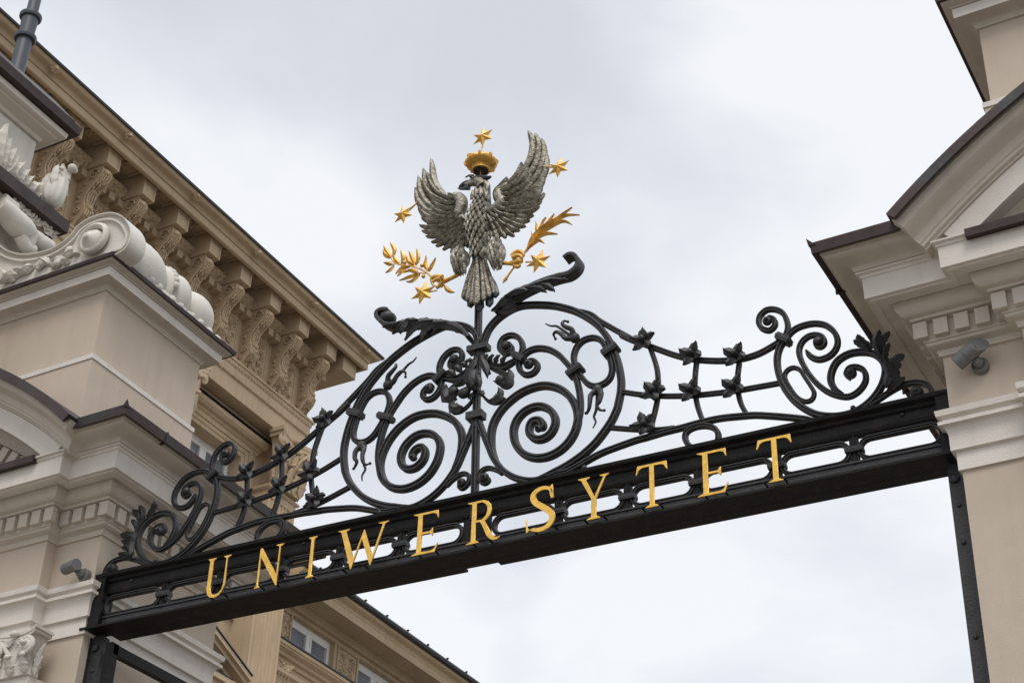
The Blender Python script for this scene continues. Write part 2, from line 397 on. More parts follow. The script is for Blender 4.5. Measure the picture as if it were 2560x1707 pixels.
    sw('attic_fascia', M['white'], at_hi, [(.05, 8.0535), (.100, 8.0535), (.103, 8.114), (.05, 8.118)])
    sw('attic_cymatium', M['trim'], at_hi, [(.04, 8.1185), (.107, 8.1185)]+arcp(.109, 8.1195, .148, 8.140, 5)+[(.152, 8.146), (.0, 8.148)])
    sw('attic_flashing', M['copper'], at_hi, [(.13, 8.150), (.162, 8.140), (.168, 8.142), (.172, 8.168), (.165, 8.172), (-.2, 8.20)], back=-.9)
    return root
def extra_attic_roof(root, tf, da):
    m_ = MB(); m_.hull([tf(*p) for p in ((-2.5,-da,8.1),(-.5,-da,8.1),(-.5,-.1,8.1),(-2.5,-.1,8.1),(-2.5,-da,8.19),(-.5,-da,8.19),(-.5,-.1,8.19),(-2.5,-.1,8.19))]); m_.build('attic_roof', M['copper'], root)
pierL = gate_pier(tfL, .345, 2.6, 1.09, 1.04, 'beige and white stuccoed pier left of the lettered beam, with white scrollwork on its top', 0)
pierR = gate_pier(tfR, .40, 2.4, 1.05, .50, 'beige and white stuccoed pier right of the lettered beam, with a steep copper-edged pediment', .09)
extra_attic_roof(pierL, tfL, 1.04); extra_attic_roof(pierR, tfR, .50)

def capital(parent, fn, wd, ht, mt, proj, name='capital', bold=False):
    """Corinthian capital; fn(s, v, z): s across, v out of the wall, z up from the astragal; wd = half width"""
    m_ = MB(); n = 16; hw = wd*1.42
    q = []
    for i in range(n+1):                    # concave abacus front
        t = -1+2*i/n; q.append((t*hw, proj*1.75-.45*proj*(1-t*t)*1.5))
    for zz0, zz1, gr in ((.86, .93, .94), (.93, 1.0, 1.0)):
        for a_, b_ in zip(q, q[1:]):
            m_.hull([fn(*p) for p in ((a_[0]*gr,0,zz0*ht),(b_[0]*gr,0,zz0*ht),(b_[0]*gr,b_[1]*gr,zz0*ht),(a_[0]*gr,a_[1]*gr,zz0*ht),
                                       (a_[0]*gr,0,zz1*ht),(b_[0]*gr,0,zz1*ht),(b_[0]*gr,b_[1]*gr,zz1*ht),(a_[0]*gr,a_[1]*gr,zz1*ht))])
    cap = m_.build(name, mt, parent)
    m_ = MB()
    rs = []
    for f, g in ((0,.95),(.3,.93),(.6,1.0),(.86,1.15)):
        rs.append([fn(x*wd*g, y*proj*g, f*ht) for x, y in ((-1,0),(1,0),(1,.8),(.85,1),(-.85,1),(-1,.8))])
    m_.rings(rs); m_.build('bell', mt, cap)
    m_ = MB()
    for row, (zt, cnt, z0_) in enumerate(((.36, 3, .0), (.62, 2, .2)) if bold else ((.42, 4, .0), (.70, 3, .18))):
        for i in range(cnt):
            s = -wd*.82+(2*wd*.82)*i/(cnt-1) if cnt > 1 else 0
            f2 = lambda u, b, z, s=s: fn(u, proj*1.02-b, z)
            blade(m_, [(s, z0_*ht), (s, zt*ht*.7), (s*1.03, zt*ht)], wd*.34, -.0, -proj*.25, th=proj*.14, kind='leaf2', fn=f2, serr=4, sd_=.35, droop=-proj*.45)
            m_.ball(fn(s*1.03, proj*1.75 if row else proj*1.6, zt*ht), wd*.16, wd*.12, wd*.12, 6)
    for s in (-1, 1):                        # side leaves
        for zt, z0_ in ((.42, 0), (.70, .18)):
            f2 = lambda u, b, z, s=s: fn(s*(wd*1.02-b*.8), u, z)
            blade(m_, [(proj*.5, z0_*ht), (proj*.5, zt*ht)], proj*.4, 0, -proj*.2, th=proj*.12, kind='leaf2', fn=f2, serr=4, sd_=.35, droop=-proj*.4)
    m_.build('acanthus_leaves', mt, cap, 50)
    m_ = MB()
    for s in (-1, 1):
        cx, cz = s*wd*(.86 if bold else 1.12), (.58 if bold else .76)*ht; P_ = []
        for i in range(26):
            a = i*.5; r = wd*(.38 if bold else .30)*(1-i/30); P_.append(fn(cx+s*r*math.cos(a+1.2)*-1, proj*1.35+i*.004*proj, cz+r*math.sin(a+1.2)))
        m_.tube([fn(s*wd*.25, proj*1.0, .45*ht), fn(s*wd*.5, proj*1.15, .66*ht)]+P_, wd*(.125 if bold else .085), 8)
        m_.ball(fn(cx, proj*1.4, cz), wd*.14, n=7)
        P2 = []
        for i in range(18):
            a = i*.5; r = wd*.17*(1-i/22); P2.append(fn(s*wd*.30+s*r*math.cos(a)*-1, proj*1.2, .74*ht+r*math.sin(a)))
        m_.tube(P2, wd*.055, 7)
    m_.ball(fn(0, proj*1.35, .93*ht), wd*.22, wd*.16, wd*.16, 8)
    m_.build('volutes', mt, cap, 50)
    return cap
# capitals of the projecting bays, just inside the photograph's left edge
for tf, cs_, par in ((tfL, -.335, pierL), (tfR, -.62, pierR)):
    fn = lambda s, v, z, tf=tf, cs_=cs_: tf(cs_+s, .085+v, 5.215+z)
    capital(par, fn, .135, .262, M['plaster'], .085, bold=True)
    m_ = MB(); m_.hull([fn(*p) for p in ((-.12,-.1,-5.2),(.12,-.1,-5.2),(.12,.06,-5.2),(-.12,.06,-5.2),(-.12,-.1,0),(.12,-.1,0),(.12,.06,0),(-.12,.06,0))]); m_.build('pilaster', M['white'], par)

# ------------------------------------------------------------------ the iron overthrow
ROOT = thing('gate_overthrow', 'black wrought iron gate arch of scrolls above a beam with gold letters', 'gate', G(U0, 0, 0))
def both(fnc, name, mt, smooth=35, **kw):
    """the same iron member right and left of the centre pole"""
    for side in (1, -1):
        m_ = MB(); fnc(m_, (lambda P: P) if side == 1 else mir, side); m_.build(name, mt, ROOT, smooth)
def stroke(name, P, wd=.034, closed=False, taper=None, eye=None, er=.026, seg=6):
    j_ = jit()
    if not closed and taper is None and name != 'rung': taper = lambda f: .30+.70*min(1, (1-f)/.05)*min(1, (f+.004)/.02)
    def f(m_, mm, side):
        bar(m_, mm(P), wd, closed=closed, b=j_, taper=taper, seg=seg)
        if eye:
            u, z = mm([eye])[0]; m_.ball(G(u, -.012, z), er, er*.9, er, 8); m_.ball(G(u, -.038, z), er*.45, n=6)
    both(f, name, M['iron'])
# big C scroll: pole collar, over the top, down to the beam
S1 = pts(ZB,(365,640),(385,560),(440,440),(530,330),(640,240),(760,170),(880,130),(1000,118),(1150,118),(1300,128),(1450,158),(1600,205),(1750,285),(1880,380),(1970,480),(2050,600),(2110,740),(2160,880),(2190,1020),(2205,1150),(2195,1300),(2165,1450)) + pts(ZD,(2040,340),(1970,490),(1870,640),(1750,790),(1600,930),(1450,1040),(1300,1130),(1150,1200),(1020,1250))
stroke('scroll', S1, .037)
# cup from lower collar round the bottom
stroke('scroll', pts(ZD,(195,480),(235,600),(285,730),(335,850),(385,970),(450,1070),(540,1165),(650,1235),(770,1275),(900,1290),(1030,1270),(1180,1215)), .034)
# great spiral
SP = [(1000,600),(1048,560),(1030,500),(975,478),(910,500),(872,570),(872,650),(910,705),(985,735),(1080,715),(1160,650),(1210,550),(1212,450),(1165,360),(1090,310),(1010,292),(910,310),(800,370),(710,470),(662,590),(662,700),(690,800),(760,900),(860,960),(980,982),(1120,962),(1260,895),(1380,790),(1470,650),(1515,490),(1505,350),(1450,220),(1360,115),(1240,45),(1083,15),(920,45),(760,115),(610,225),(490,350),(405,490),(365,620),(358,760),(385,890),(440,1020)]
stroke('scroll', pts(ZD,*SP), .040, eye=pts(ZD,(1010,610))[0], er=.022, seg=5)
stroke('scroll', pts(ZB,(880,830),(930,770),(1000,725),(1080,702),(1160,700),(1260,722),(1370,785),(1450,865),(1530,960),(1590,1070),(1630,1190),(1655,1330),(1662,1450))+pts(ZD,(1548,380),(1520,500),(1470,620)), .033)
stroke('ring', pts(ZB,(1572,850),(1580,760),(1620,670),(1700,592),(1820,555),(1920,580),(1985,660),(2035,770),(2070,890),(2082,1000),(2050,1100),(1970,1170),(1860,1202),(1760,1170),(1670,1070),(1605,960)), .031, closed=True)
stroke('scroll', pts(ZB,(650,660),(690,640),(735,680),(725,745),(655,765),(592,715),(590,640),(640,560),(740,522),(830,552),(880,630),(885,720),(850,830),(838,920),(862,1000),(930,1050),(1020,1035),(1080,970),(1080,905),(1030,865),(975,875),(955,925)), .031, eye=pts(ZB,(985,925))[0], er=.030)
both(lambda m_, mm, s: (lambda q: m_.ball(G(q[0], -.01, q[1]), .028, n=8))(mm(pts(ZB,(680,675)))[0]), 'scroll_eye', M['iron'])
# curl at the foot of the pole
stroke('scroll', pts(ZD,(520,1200),(440,1150),(340,1122),(260,1145),(205,1210),(215,1290),(275,1325),(325,1290),(310,1235)), .026, eye=pts(ZD,(290,1260))[0], er=.026)
# upper swag
stroke('rail', pts(ZB,(1600,195),(1800,245),(1920,330),(2100,435),(2352,575))+pts(ZF,(320,345),(450,405),(600,455),(750,510),(920,570),(1100,615),(1300,635),(1500,637),(1700,615),(1880,560),(2030,480),(2150,400),(2215,320)), .029)
stroke('scroll', pts(ZQ2,(325,1520),(362,1440),(365,1370),(330,1290),(265,1255),(190,1260),(135,1310),(125,1370),(155,1415),(215,1430),(258,1390),(255,1345),(220,1325),(190,1340)), .028, eye=pts(ZQ2,(203,1362))[0], er=.026)
stroke('scroll', pts(ZQ3,(335,190),(370,130),(430,75),(510,42),(600,28),(690,45),(760,105),(785,180),(765,250),(710,305),(630,330),(560,305),(522,255)), .029)
stroke('scroll', pts(ZQ3,(590,205),(640,225),(672,195),(660,145),(600,125),(530,145),(478,200),(462,270),(485,350),(540,445),(610,530),(700,600),(800,637),(890,640),(970,590),(1020,510),(1010,430),(950,395),(885,405),(860,455),(890,500)), .028, eye=pts(ZQ3,(905,460))[0], er=.030)
both(lambda m_, mm, s: (lambda q: m_.ball(G(q[0], -.01, q[1]), .026, n=8))(mm(pts(ZQ3,(625,190)))[0]), 'scroll_eye', M['iron'])
stroke('scroll', pts(ZQ3,(340,170),(300,230),(278,320),(285,420),(315,520),(370,620),(460,710),(580,780),(700,805),(830,800),(940,765),(1040,700),(1120,610),(1170,510),(1185,410),(1150,330),(1080,280),(980,268),(880,285),(790,340),(740,420),(728,510),(765,580),(840,625)), .033)
stroke('ring', pts(ZQ3,(345,490),(352,435),(405,400),(465,415),(510,480),(560,555),(588,610),(570,665),(515,682),(450,650),(395,580)), .022, closed=True)
stroke('scroll', pts(ZQ3,(940,800),(1040,720),(1140,655),(1240,590),(1340,540),(1440,522),(1520,535),(1565,580),(1572,640),(1540,690)), .027)
both(lambda m_, mm, s: (lambda q: (m_.ball(G(q[0], -.01, q[1]), .034, n=8), m_.ball(G(q[0], -.04, q[1]), .014, n=6)))(mm(pts(ZQ3,(1455,618)))[0]), 'scroll_eye', M['iron'])
# lower swag and ring on the beam
stroke('rail', pts(ZD,(1200,1215),(1400,1160),(1600,1050),(1760,960),(1900,895),(2100,820),(2300,750))+pts(ZF,(620,1505),(820,1445),(1020,1395),(1220,1340),(1450,1290),(1700,1264))+pts((0,0,1),(1890,1037.5),(1930,1039.5),(1974,1043),(2010,1047),(2046,1052)), .031)
stroke('ring', pts(ZF,(1050,1500),(1085,1430),(1180,1385),(1300,1375),(1385,1405),(1425,1470),(1410,1560),(1320,1610),(1190,1640),(1090,1590)), .029, closed=True)
# lattice rungs
for P in (((640,450),(725,700),(745,880),(745,1000),(722,1150),(675,1340)), ((1178,650),(1162,800),(1158,950),(1180,1110),(1215,1230),(1250,1320)), ((1662,660),(1642,830),(1648,980),(1680,1120),(1745,1245)),
          ((295,984),(550,1020),(750,1035),(950,1037),(1150,1030),(1400,1005),(1640,975),(1900,930),(2135,888)), ((190,1390),(500,1412),(740,1415),(930,1395))):
    stroke('rung', pts(ZF,*P), .0255)
# flowers
for i, (x, y, a0) in enumerate(((600,435,85),(1145,590,52),(1640,600,50),(720,1005,48),(1140,995,50),(1620,960,48),(620,1385,25))):
    c = pts(ZF,(x,y))[0]
    def f(m_, mm, side, c=c, a0=a0, i=i):
        u, z = mm([c])[0]
        for k in range(5 if i % 3 == 0 else 4):
            nn = 5 if i % 3 == 0 else 4
            a = R_(a0+k*360/nn+(7*i % 11)); dx, dz = math.cos(a)*side, math.sin(a)
            ln = .070+.012*((k*7+i*3) % 3)/2
            blade(m_, [(u+dx*.008, z+dz*.008), (u+dx*ln*.55-dz*.004, z+dz*ln*.55+dx*.004), (u+dx*ln, z+dz*ln)], .030, -.026, -.042, th=.010, kind='leaf', serr=3, sd_=.12, ridge=.9, nt=12)
        m_.ball(G(u, -.052, z), .017, .014, .017, 7); m_.ball(G(u, -.03, z), .02, .02, .02, 6)
    both(f, 'flower', M['iron'], 55)
# collars
def collar(reg, c, ang, ln, hh, name='collar'):
    c = pts(reg, c)[0]
    def f(m_, mm, side):
        u, z = mm([c])[0]; a = R_(ang); d = Vector((math.cos(a)*side, math.sin(a))); nn = Vector((-d.y, d.x))
        for k0, k1, e_ in ((-1, 1, 0), (-.4, .4, .003)):
            q = []
            for bb in (-.034-e_, .03+e_):
                for sx, sy in ((-1, k0), (1, k0), (1, k1), (-1, k1)):
                    q.append(G(u+d.x*sx*(ln+e_)+nn.x*sy*hh, bb, z+d.y*sx*(ln+e_)+nn.y*sy*hh))
            m_.hull(q)
    both(f, name, M['iron'])
collar(ZB,(2070,735),24,.046,.020); collar(ZB,(1598,1010),24,.046,.018); collar(ZB,(848,828),-38,.044,.018); collar(ZQ3,(335,165),-38,.038,.018)
for (reg, c, wd, hh) in ((ZB,(305,705),.064,.018), (ZD,(160,430),.050,.022)):
    u, z = pts(reg, c)[0]; m_ = MB()
    m_.hull([G(u+a, b_, z+c_) for b_ in (-.032, .03) for a, c_ in ((-wd,-hh),(wd,-hh),(wd,hh),(-wd,hh))])
    m_.build('collar', M['iron'], ROOT)
# pole
m_ = MB(); p0 = pts((0,0,1),(1184.5,1300),)[0]; p1 = pts((0,0,1),(1196,745))[0]
bar(m_, [p0, ((p0[0]+p1[0])/2, (p0[1]+p1[1])/2), p1], .037, .04); m_.build('pole', M['iron'], ROOT)
# tulips hanging on the rings
def tulip(reg, base, tips, r=.03):
    b_ = pts(reg, base)[0]; T = [pts(reg, *t) for t in tips]
    def f(m_, mm, side):
        u, z = mm([b_])[0]; m_.ball(G(u, -.012, z), r, r*.95, r*1.05, 9)
        for k, t in enumerate(T):
            q = cr_spline([(a, b, 0) for a, b in [(u, z)]+mm(t)], False, 5); n = len(q)
            m_.tube([G(p.x, -.015-.03*math.sin(math.pi*i/(n-1))*(1, -.6, .8)[k], p.y) for i, p in enumerate(q)], [(.015, .008, .015)[k]*(1-i/(n-1))**.8+.0035 for i in range(n)], 7)
            if k != 1: m_.ball(G(q[-1].x, -.015, q[-1].y), .009, n=6)
    both(f, 'tulip', M['iron'], 50)
tulip(ZB,(1600,575),(((1580,490),(1520,470),(1465,430),(1480,375),(1510,362)), ((1500,510),(1420,450),(1340,400),(1270,405),(1210,388)), ((1500,600),(1440,550),(1380,525),(1335,550),(1345,590))))
tulip(ZD,(1800,95),(((1735,180),(1730,280),(1720,370),(1680,425),(1645,405)), ((1785,220),(1765,340),(1735,430),(1765,510),(1738,605)), ((1860,150),(1850,270),(1815,330),(1850,380),(1890,368))))
# acanthus sprays beside the pole
def spray(m_, mm, side):
    bar(m_, mm(pts(ZB,(330,740),(400,850),(500,935),(620,950),(740,890),(830,840))), .030, taper=lambda f: .7+.9*math.sin(math.pi*f))
    for a, b_, wv in (((400,860),(480,850),.022), ((470,900),(560,840),.024), ((540,930),(640,840),.026), ((620,940),(740,845),.026)):
        blade(m_, mm(pts(ZB, a, ((a[0]+b_[0])/2-10, (a[1]+b_[1])/2-15), b_)), wv, -.02, -.045, th=.008, kind='leaf', serr=3, sd_=.3)
both(spray, 'acanthus_spray', M['iron'], 50)
def spray2(m_, mm, side):
    bar(m_, mm(pts(ZB,(330,770),(390,870),(470,950),(580,1010),(680,1050),(735,1110),(730,1180),(670,1215),(610,1200))), .026, taper=lambda f: 1.1-.3*f)
    blade(m_, mm(pts(ZB,(730,1000),(745,1110),(700,1210),(620,1190),(535,1175))), .034, -.02, -.03, th=.014, kind='leaf', serr=4, sd_=.2)
    m_.ball(G(*(lambda q: (q[0], -.02, q[1]))(mm(pts(ZB,(620,1150)))[0])), .032, n=8)
both(spray2, 'acanthus_spray', M['iron'], 50)
def spray3(m_, mm, side):
    blade(m_, mm(pts(ZB,(340,790),(400,930),(440,1020),(465,1150))), .030, -.02, -.04, th=.012, kind='leaf', serr=3, sd_=.22)
    bar(m_, mm(pts(ZB,(335,760),(375,860),(415,960),(440,1040))), .020)
both(spray3, 'acanthus_leaf', M['iron'], 50)
def hook(m_, mm, side):
    bar(m_, mm(pts(ZB,(330,1280),(370,1340),(430,1400),(520,1425),(600,1400),(640,1350))), .018, taper=lambda f: .5+1.6*f)
    blade(m_, mm(pts(ZB,(470,1415),(560,1400),(620,1340),(600,1255))), .040, -.02, -.03, th=.012, kind='leaf', serr=4, sd_=.3)
    blade(m_, mm(pts(ZB,(340,1290),(380,1340),(370,1380))), .024, -.02, -.03, th=.01, kind='leaf', serr=3, sd_=.3)
both(hook, 'acanthus_hook', M['iron'], 50)
m_ = MB()
q = pts(ZB,(288,1038),(288,1060),(286,1110),(282,1180),(276,1240),(270,1275)); m_.tube([G(u, -.035, z) for u, z in q], [.018,.030,.040,.047,.044,.030], 12)
for x, y, r in ((150,1345,.036),(120,1330,.022),(185,1310,.028),(300,1275,.020)):
    u, z = pts(ZB,(x,y))[0]; m_.ball(G(u, -.04, z), r, r*.8, r*.9, 8)
for P_, wv in (((( 250,1120),(190,1230),(120,1300)),.022), (((330,1100),(385,1220),(400,1310)),.020), (((285,1150),(290,1240),(275,1320)),.020)):
    blade(m_, pts(ZB, *P_), wv, -.06, -.075, th=.012, kind='leaf', serr=4, sd_=.22)
m_.build('bellflower', M['iron'], ROOT, 50)
# finial leaves above: each side its own forging
def ribbon(m_, P, wd, dp, b=0, taper=None): bar(m_, P, wd, dp, b=b, sec=[(-.5,-.5),(0,-.56),(.5,-.5),(.5,.5),(0,.56),(-.5,.5)], taper=taper)
m_ = MB()
ribbon(m_, pts(ZG,(1010,1560),(1100,1480),(1230,1395),(1380,1325),(1500,1285),(1590,1262),(1650,1215),(1668,1160),(1640,1118),(1595,1112),(1555,1140)), .028, .075, -.01, lambda f: 1.25-.55*f)
m_.build('finial_leaf', M['iron'], ROOT, 50)
m_ = MB()
for P, wv, bb in ((((1000,1568),(1150,1450),(1330,1380),(1490,1330)), .040, -.05), (((1180,1440),(1330,1370),(1480,1330),(1612,1345)), .030, -.045),
              (((1300,1400),(1420,1380),(1500,1420),(1512,1440)), .034, -.06), (((1250,1420),(1380,1410),(1460,1450)), .028, -.07), (((1470,1300),(1560,1320),(1612,1330)), .028, -.03), (((1120,1470),(1250,1430),(1330,1450)), .03, -.075)):
    blade(m_, pts(ZG, *P), wv, bb, bb-.02, th=.014, kind='leaf', serr=5, sd_=.28)
for P in (((620,200),(740,170),(850,125)), ((600,250),(720,240),(890,205)), ((650,150),(760,110),(840,90))):
    blade(m_, pts(ZB, *P), .032, -.03, -.05, th=.014, kind='feather', serr=4, sd_=.25)
m_.build('finial_acanthus', M['iron'], ROOT, 50)
m_ = MB()
ribbon(m_, pts(ZA,(1990,660),(1930,570),(1830,500),(1690,450),(1500,428),(1330,425),(1130,440),(950,465),(820,470),(720,430),(655,360),(655,290),(720,250),(800,250)), .022, .085, -.01, lambda f: 1.1)
u, z = pts(ZA,(775,345))[0]; m_.ball(G(u, -.01, z), .052, .055, .042, 9)
m_.build('finial_leaf', M['iron'], ROOT, 50)
m_ = MB()
for P, wv, bb in ((((1950,600),(1750,490),(1550,500),(1480,640)), .044, -.04), (((1700,460),(1480,480),(1350,600),(1330,735)), .046, -.05), (((1500,440),(1300,480),(1180,600),(1100,745)), .05, -.06),
              (((1300,440),(1120,480),(1040,560),(930,665)), .042, -.07), (((1150,450),(1000,470),(900,560)), .035, -.05), (((1000,470),(880,490),(750,525)), .026, -.04), (((1180,450),(1120,520),(1060,680)), .034, -.085)):
    blade(m_, pts(ZA, *P), wv*.85, bb, bb-.01, th=.014, kind='leaf', serr=5, sd_=.28)
m_.build('finial_acanthus', M['iron'], ROOT, 50)
# leafy rim of the end scroll
def rim(m_, mm, side):
    for P, wv in ((((1060,270),(1000,215),(935,205)), .035), (((1080,250),(990,190),(970,150)), .026), (((1150,300),(1120,200),(1160,115)), .028), (((1160,290),(1170,200),(1240,130)), .028), (((1190,350),(1200,280),(1240,225)), .022),
                  (((1210,420),(1270,360),(1365,325)), .034), (((1200,330),(1215,420),(1290,420)), .03), (((1215,500),(1290,420),(1340,400)), .028), (((1215,560),(1270,480),(1330,470)), .03), (((1200,620),(1270,560),(1370,510)), .026), (((1195,340),(1225,460),(1210,600)), .030)):
        blade(m_, mm(pts(ZQ3, *P)), wv*.9, -.01, -.035, th=.012, kind='feather', serr=3, sd_=.22)
both(rim, 'acanthus_rim', M['iron'], 50)

# beam
UB = U0+.04
def gbox(m_, u0, u1, b0, b1, z0, z1):
    m_.hull([G(u, b_, z) for z in (z0, z1) for u, b_ in ((u0,b0),(u1,b0),(u1,b1),(u0,b1))])
m_ = MB(); rs = []
for u in (UB-2.545, UB+2.545):
    rs.append([G(u, b_, z) for b_, z in ((-.052,5.908),(-.056,5.926),(-.045,5.932),(.05,5.934),(.052,5.922),(.012,5.917),(.012,5.815),(.03,5.812),(.03,5.806),(-.014,5.806),(-.018,5.818),(-.012,5.826),(-.012,5.872),(-.024,5.880),(-.030,5.894),(-.044,5.902))])
m_.rings(rs); m_.build('upper_rail', M['beam'], ROOT)
m_ = MB(); gbox(m_, UB-2.54, UB+2.54, -.012, .012, 5.600, 5.657); gbox(m_, UB-2.54, UB+2.54, -.020, .02, 5.652, 5.662); m_.build('lower_rail', M['iron'], ROOT)
m_ = MB(); gbox(m_, UB-2.60, UB+2.585, -.050, .09, 5.586, 5.599); m_.build('bottom_plate', M['beam'], ROOT)
for a_, b_, c_ in ((-2.47, -.145, .172), (-.1445, .0545, .135), (.055, 2.475, .168)):
    m_ = MB(); gbox(m_, UB+a_, UB+b_, .0905, c_, 5.5855, 5.5985); m_.build('bottom_plate', M['beam'], ROOT)
ups = [.472,.863,1.245,1.66,2.05]
for s in (-1, 1):
    m_ = MB(); gbox(m_, *sorted((UB+s*2.47, UB+s*2.55)), -.045, .05, 5.600, 5.93); m_.build('end_plate', M['beam'], ROOT)
for s in (-1, 1):
    for q in ups:
        m_ = MB(); u = UB+s*q; gbox(m_, u-.022, u+.022, -.008, .01, 5.64, 5.812); gbox(m_, u-.006, u+.006, -.012, .014, 5.64, 5.812); m_.build('upright', M['beam'], ROOT)
        m_ = MB(); gbox(m_, u-.043, u+.043, -.027, .024, 5.715, 5.743); gbox(m_, u-.044, u+.044, -.029, .026, 5.7235, 5.7345); m_.build('collar', M['iron'], ROOT)
m_ = MB(); gbox(m_, UB-.088, UB+.075, -.006, .012, 5.64, 5.812); m_.build('centre_plate', M['beam'], ROOT)
sp_ = [.09]+ups+[2.475]
for s in (-1, 1):
    for a, b_ in zip(sp_, sp_[1:]):
        e0 = .026 if a > .1 else .004; e1 = .026 if b_ < 2.4 else .0
        x0, x1 = a+e0, b_-e1; r = .055; zc = 5.728; P = []; r = .056; zc = 5.7265
        for cx, a0 in ((x1-r, -90), (x0+r, 90)):
            for i in range(13): t = R_(a0+i*15); P.append((UB+s*(cx+r*math.cos(t)), zc+r*math.sin(t)))
        m_ = MB(); bar(m_, P, .024, .034, closed=True, b=jit(), seg=1); m_.build('link_ring', M['iron'], ROOT, 35)
for u, z in ((UB+2.30,5.862),(UB+2.47,5.87),(UB+1.0,5.86),(UB-2.3,5.862),(UB-1.1,5.86)): m_ = MB(); m_.ball(G(u, -.014, z), .010, n=6); m_.build('rivet', M['iron'], ROOT)
for s in (-1, 1):
    for x, y in ((920,745),): 
        u, z = pts(ZQ3,(x,y))[0]
        if s < 0: u = 2*U0-u
        m_ = MB(); m_.ball(G(u, -.01, z), .014, n=6); m_.build('rivet', M['iron'], ROOT)
for s in (-1,1): m_ = MB(); m_.ball(G(UB+s*.62, -.01, 5.955), .016, n=6); m_.build('rivet', M['iron'], ROOT)

# letters
GL = {
'I': [[(0,0),(.30,0),(.30,.03),(.215,.07),(.215,.93),(.30,.97),(.30,1),(0,1),(0,.97),(.085,.93),(.085,.07),(0,.03)]],
'T': [[(.23,0),(.56,0),(.56,.03),(.46,.07),(.46,.935),(.62,.93),(.69,.90),(.75,.79),(.79,.80),(.76,1.0),(.04,1.0),(0,.79),(.035,.78),(.10,.90),(.17,.93),(.33,.935),(.33,.07),(.23,.03)]],
'E': [[(0,0),(.60,0),(.68,.22),(.65,.23),(.56,.09),(.50,.065),(.25,.065),(.25,.47),(.44,.47),(.50,.40),(.53,.40),(.53,.60),(.50,.60),(.44,.53),(.25,.53),(.25,.935),(.50,.935),(.58,.91),(.63,.80),(.66,.81),(.64,1),(0,1),(0,.97),(.12,.93),(.12,.07),(0,.03)]],
'R': [[(0,0),(.34,0),(.34,.03),(.25,.07),(.25,.48),(.33,.48),(.37,.44),(.52,.13),(.60,.04),(.70,-.01),(.80,0),(.88,.05),(.87,.075),(.79,.06),(.72,.09),(.66,.16),(.47,.5),(.56,.56),(.62,.64),(.645,.74),(.62,.86),(.54,.95),(.42,1),(0,1),(0,.97),(.12,.93),(.12,.07),(0,.03)],
      [(.25,.94),(.38,.94),(.46,.89),(.51,.81),(.515,.72),(.48,.62),(.39,.545),(.25,.54)]],
'W': [[(0,1),(.24,1),(.24,.975),(.175,.94),(.36,.28),(.52,.90),(.545,.90),(.73,.26),(.89,.94),(.80,.975),(.80,1),(1.02,1),(1.02,.975),(.95,.94),(.72,.0),(.69,.0),(.50,.66),(.335,0),(.305,0),(.06,.94),(0,.975)]],
'Y': [[(0,1),(.28,1),(.28,.97),(.20,.94),(.38,.54),(.57,.94),(.49,.97),(.49,1),(.71,1),(.71,.97),(.64,.94),(.43,.48),(.43,.07),(.52,.03),(.52,0),(.20,0),(.20,.03),(.30,.07),(.30,.48),(.07,.94),(0,.97)]],
'N': [[(0,0),(.17,0),(.17,.03),(.11,.07),(.11,.74),(.62,-.02),(.67,-.02),(.67,.93),(.75,.97),(.75,1),(.52,1),(.52,.97),(.61,.93),(.61,.28),(.13,.98),(.09,1.0),(.05,.96),(.05,.07),(0,.03)]],
'U': [[(0,1),(.25,1),(.25,.97),(.185,.93),(.185,.30),(.21,.16),(.27,.09),(.35,.07),(.44,.09),(.52,.17),(.55,.30),(.55,.93),(.47,.97),(.47,1),(.70,1),(.70,.97),(.61,.93),(.61,.28),(.57,.13),(.48,.03),(.34,-.02),(.19,.01),(.10,.09),(.055,.24),(.055,.93),(0,.97)]],
}
cen = cr_spline([(.50,.80,0),(.49,.90,0),(.40,.965,0),(.27,.965,0),(.16,.90,0),(.13,.79,0),(.18,.67,0),(.31,.55,0),(.45,.43,0),(.53,.30,0),(.51,.15,0),(.42,.05,0),(.28,.02,0),(.14,.05,0),(.06,.12,0),(.03,.23,0)], False, 4)
Lf, Rt = [], []; n = len(cen)
for i, p in enumerate(cen):
    t = (cen[min(i+1,n-1)]-cen[max(0,i-1)]).normalized(); nn = Vector((-t.y, t.x, 0)); f = i/(n-1)
    wv = .017+.036*math.sin(math.pi*min(1, max(0, f)))**1.6
    Lf.append(((p+nn*wv).x, (p+nn*wv).y)); Rt.append(((p-nn*wv).x, (p-nn*wv).y))
GL['S'] = [list(reversed([(.545,.72),(.515,.71)]+Lf[1:-1]+[(.015,.31),(-.02,.31),(0.0,.0),(.03,-.01),(.06,.03)]+list(reversed(Rt[2:-8]))+[(.49,.965),(.52,1.0)]))]
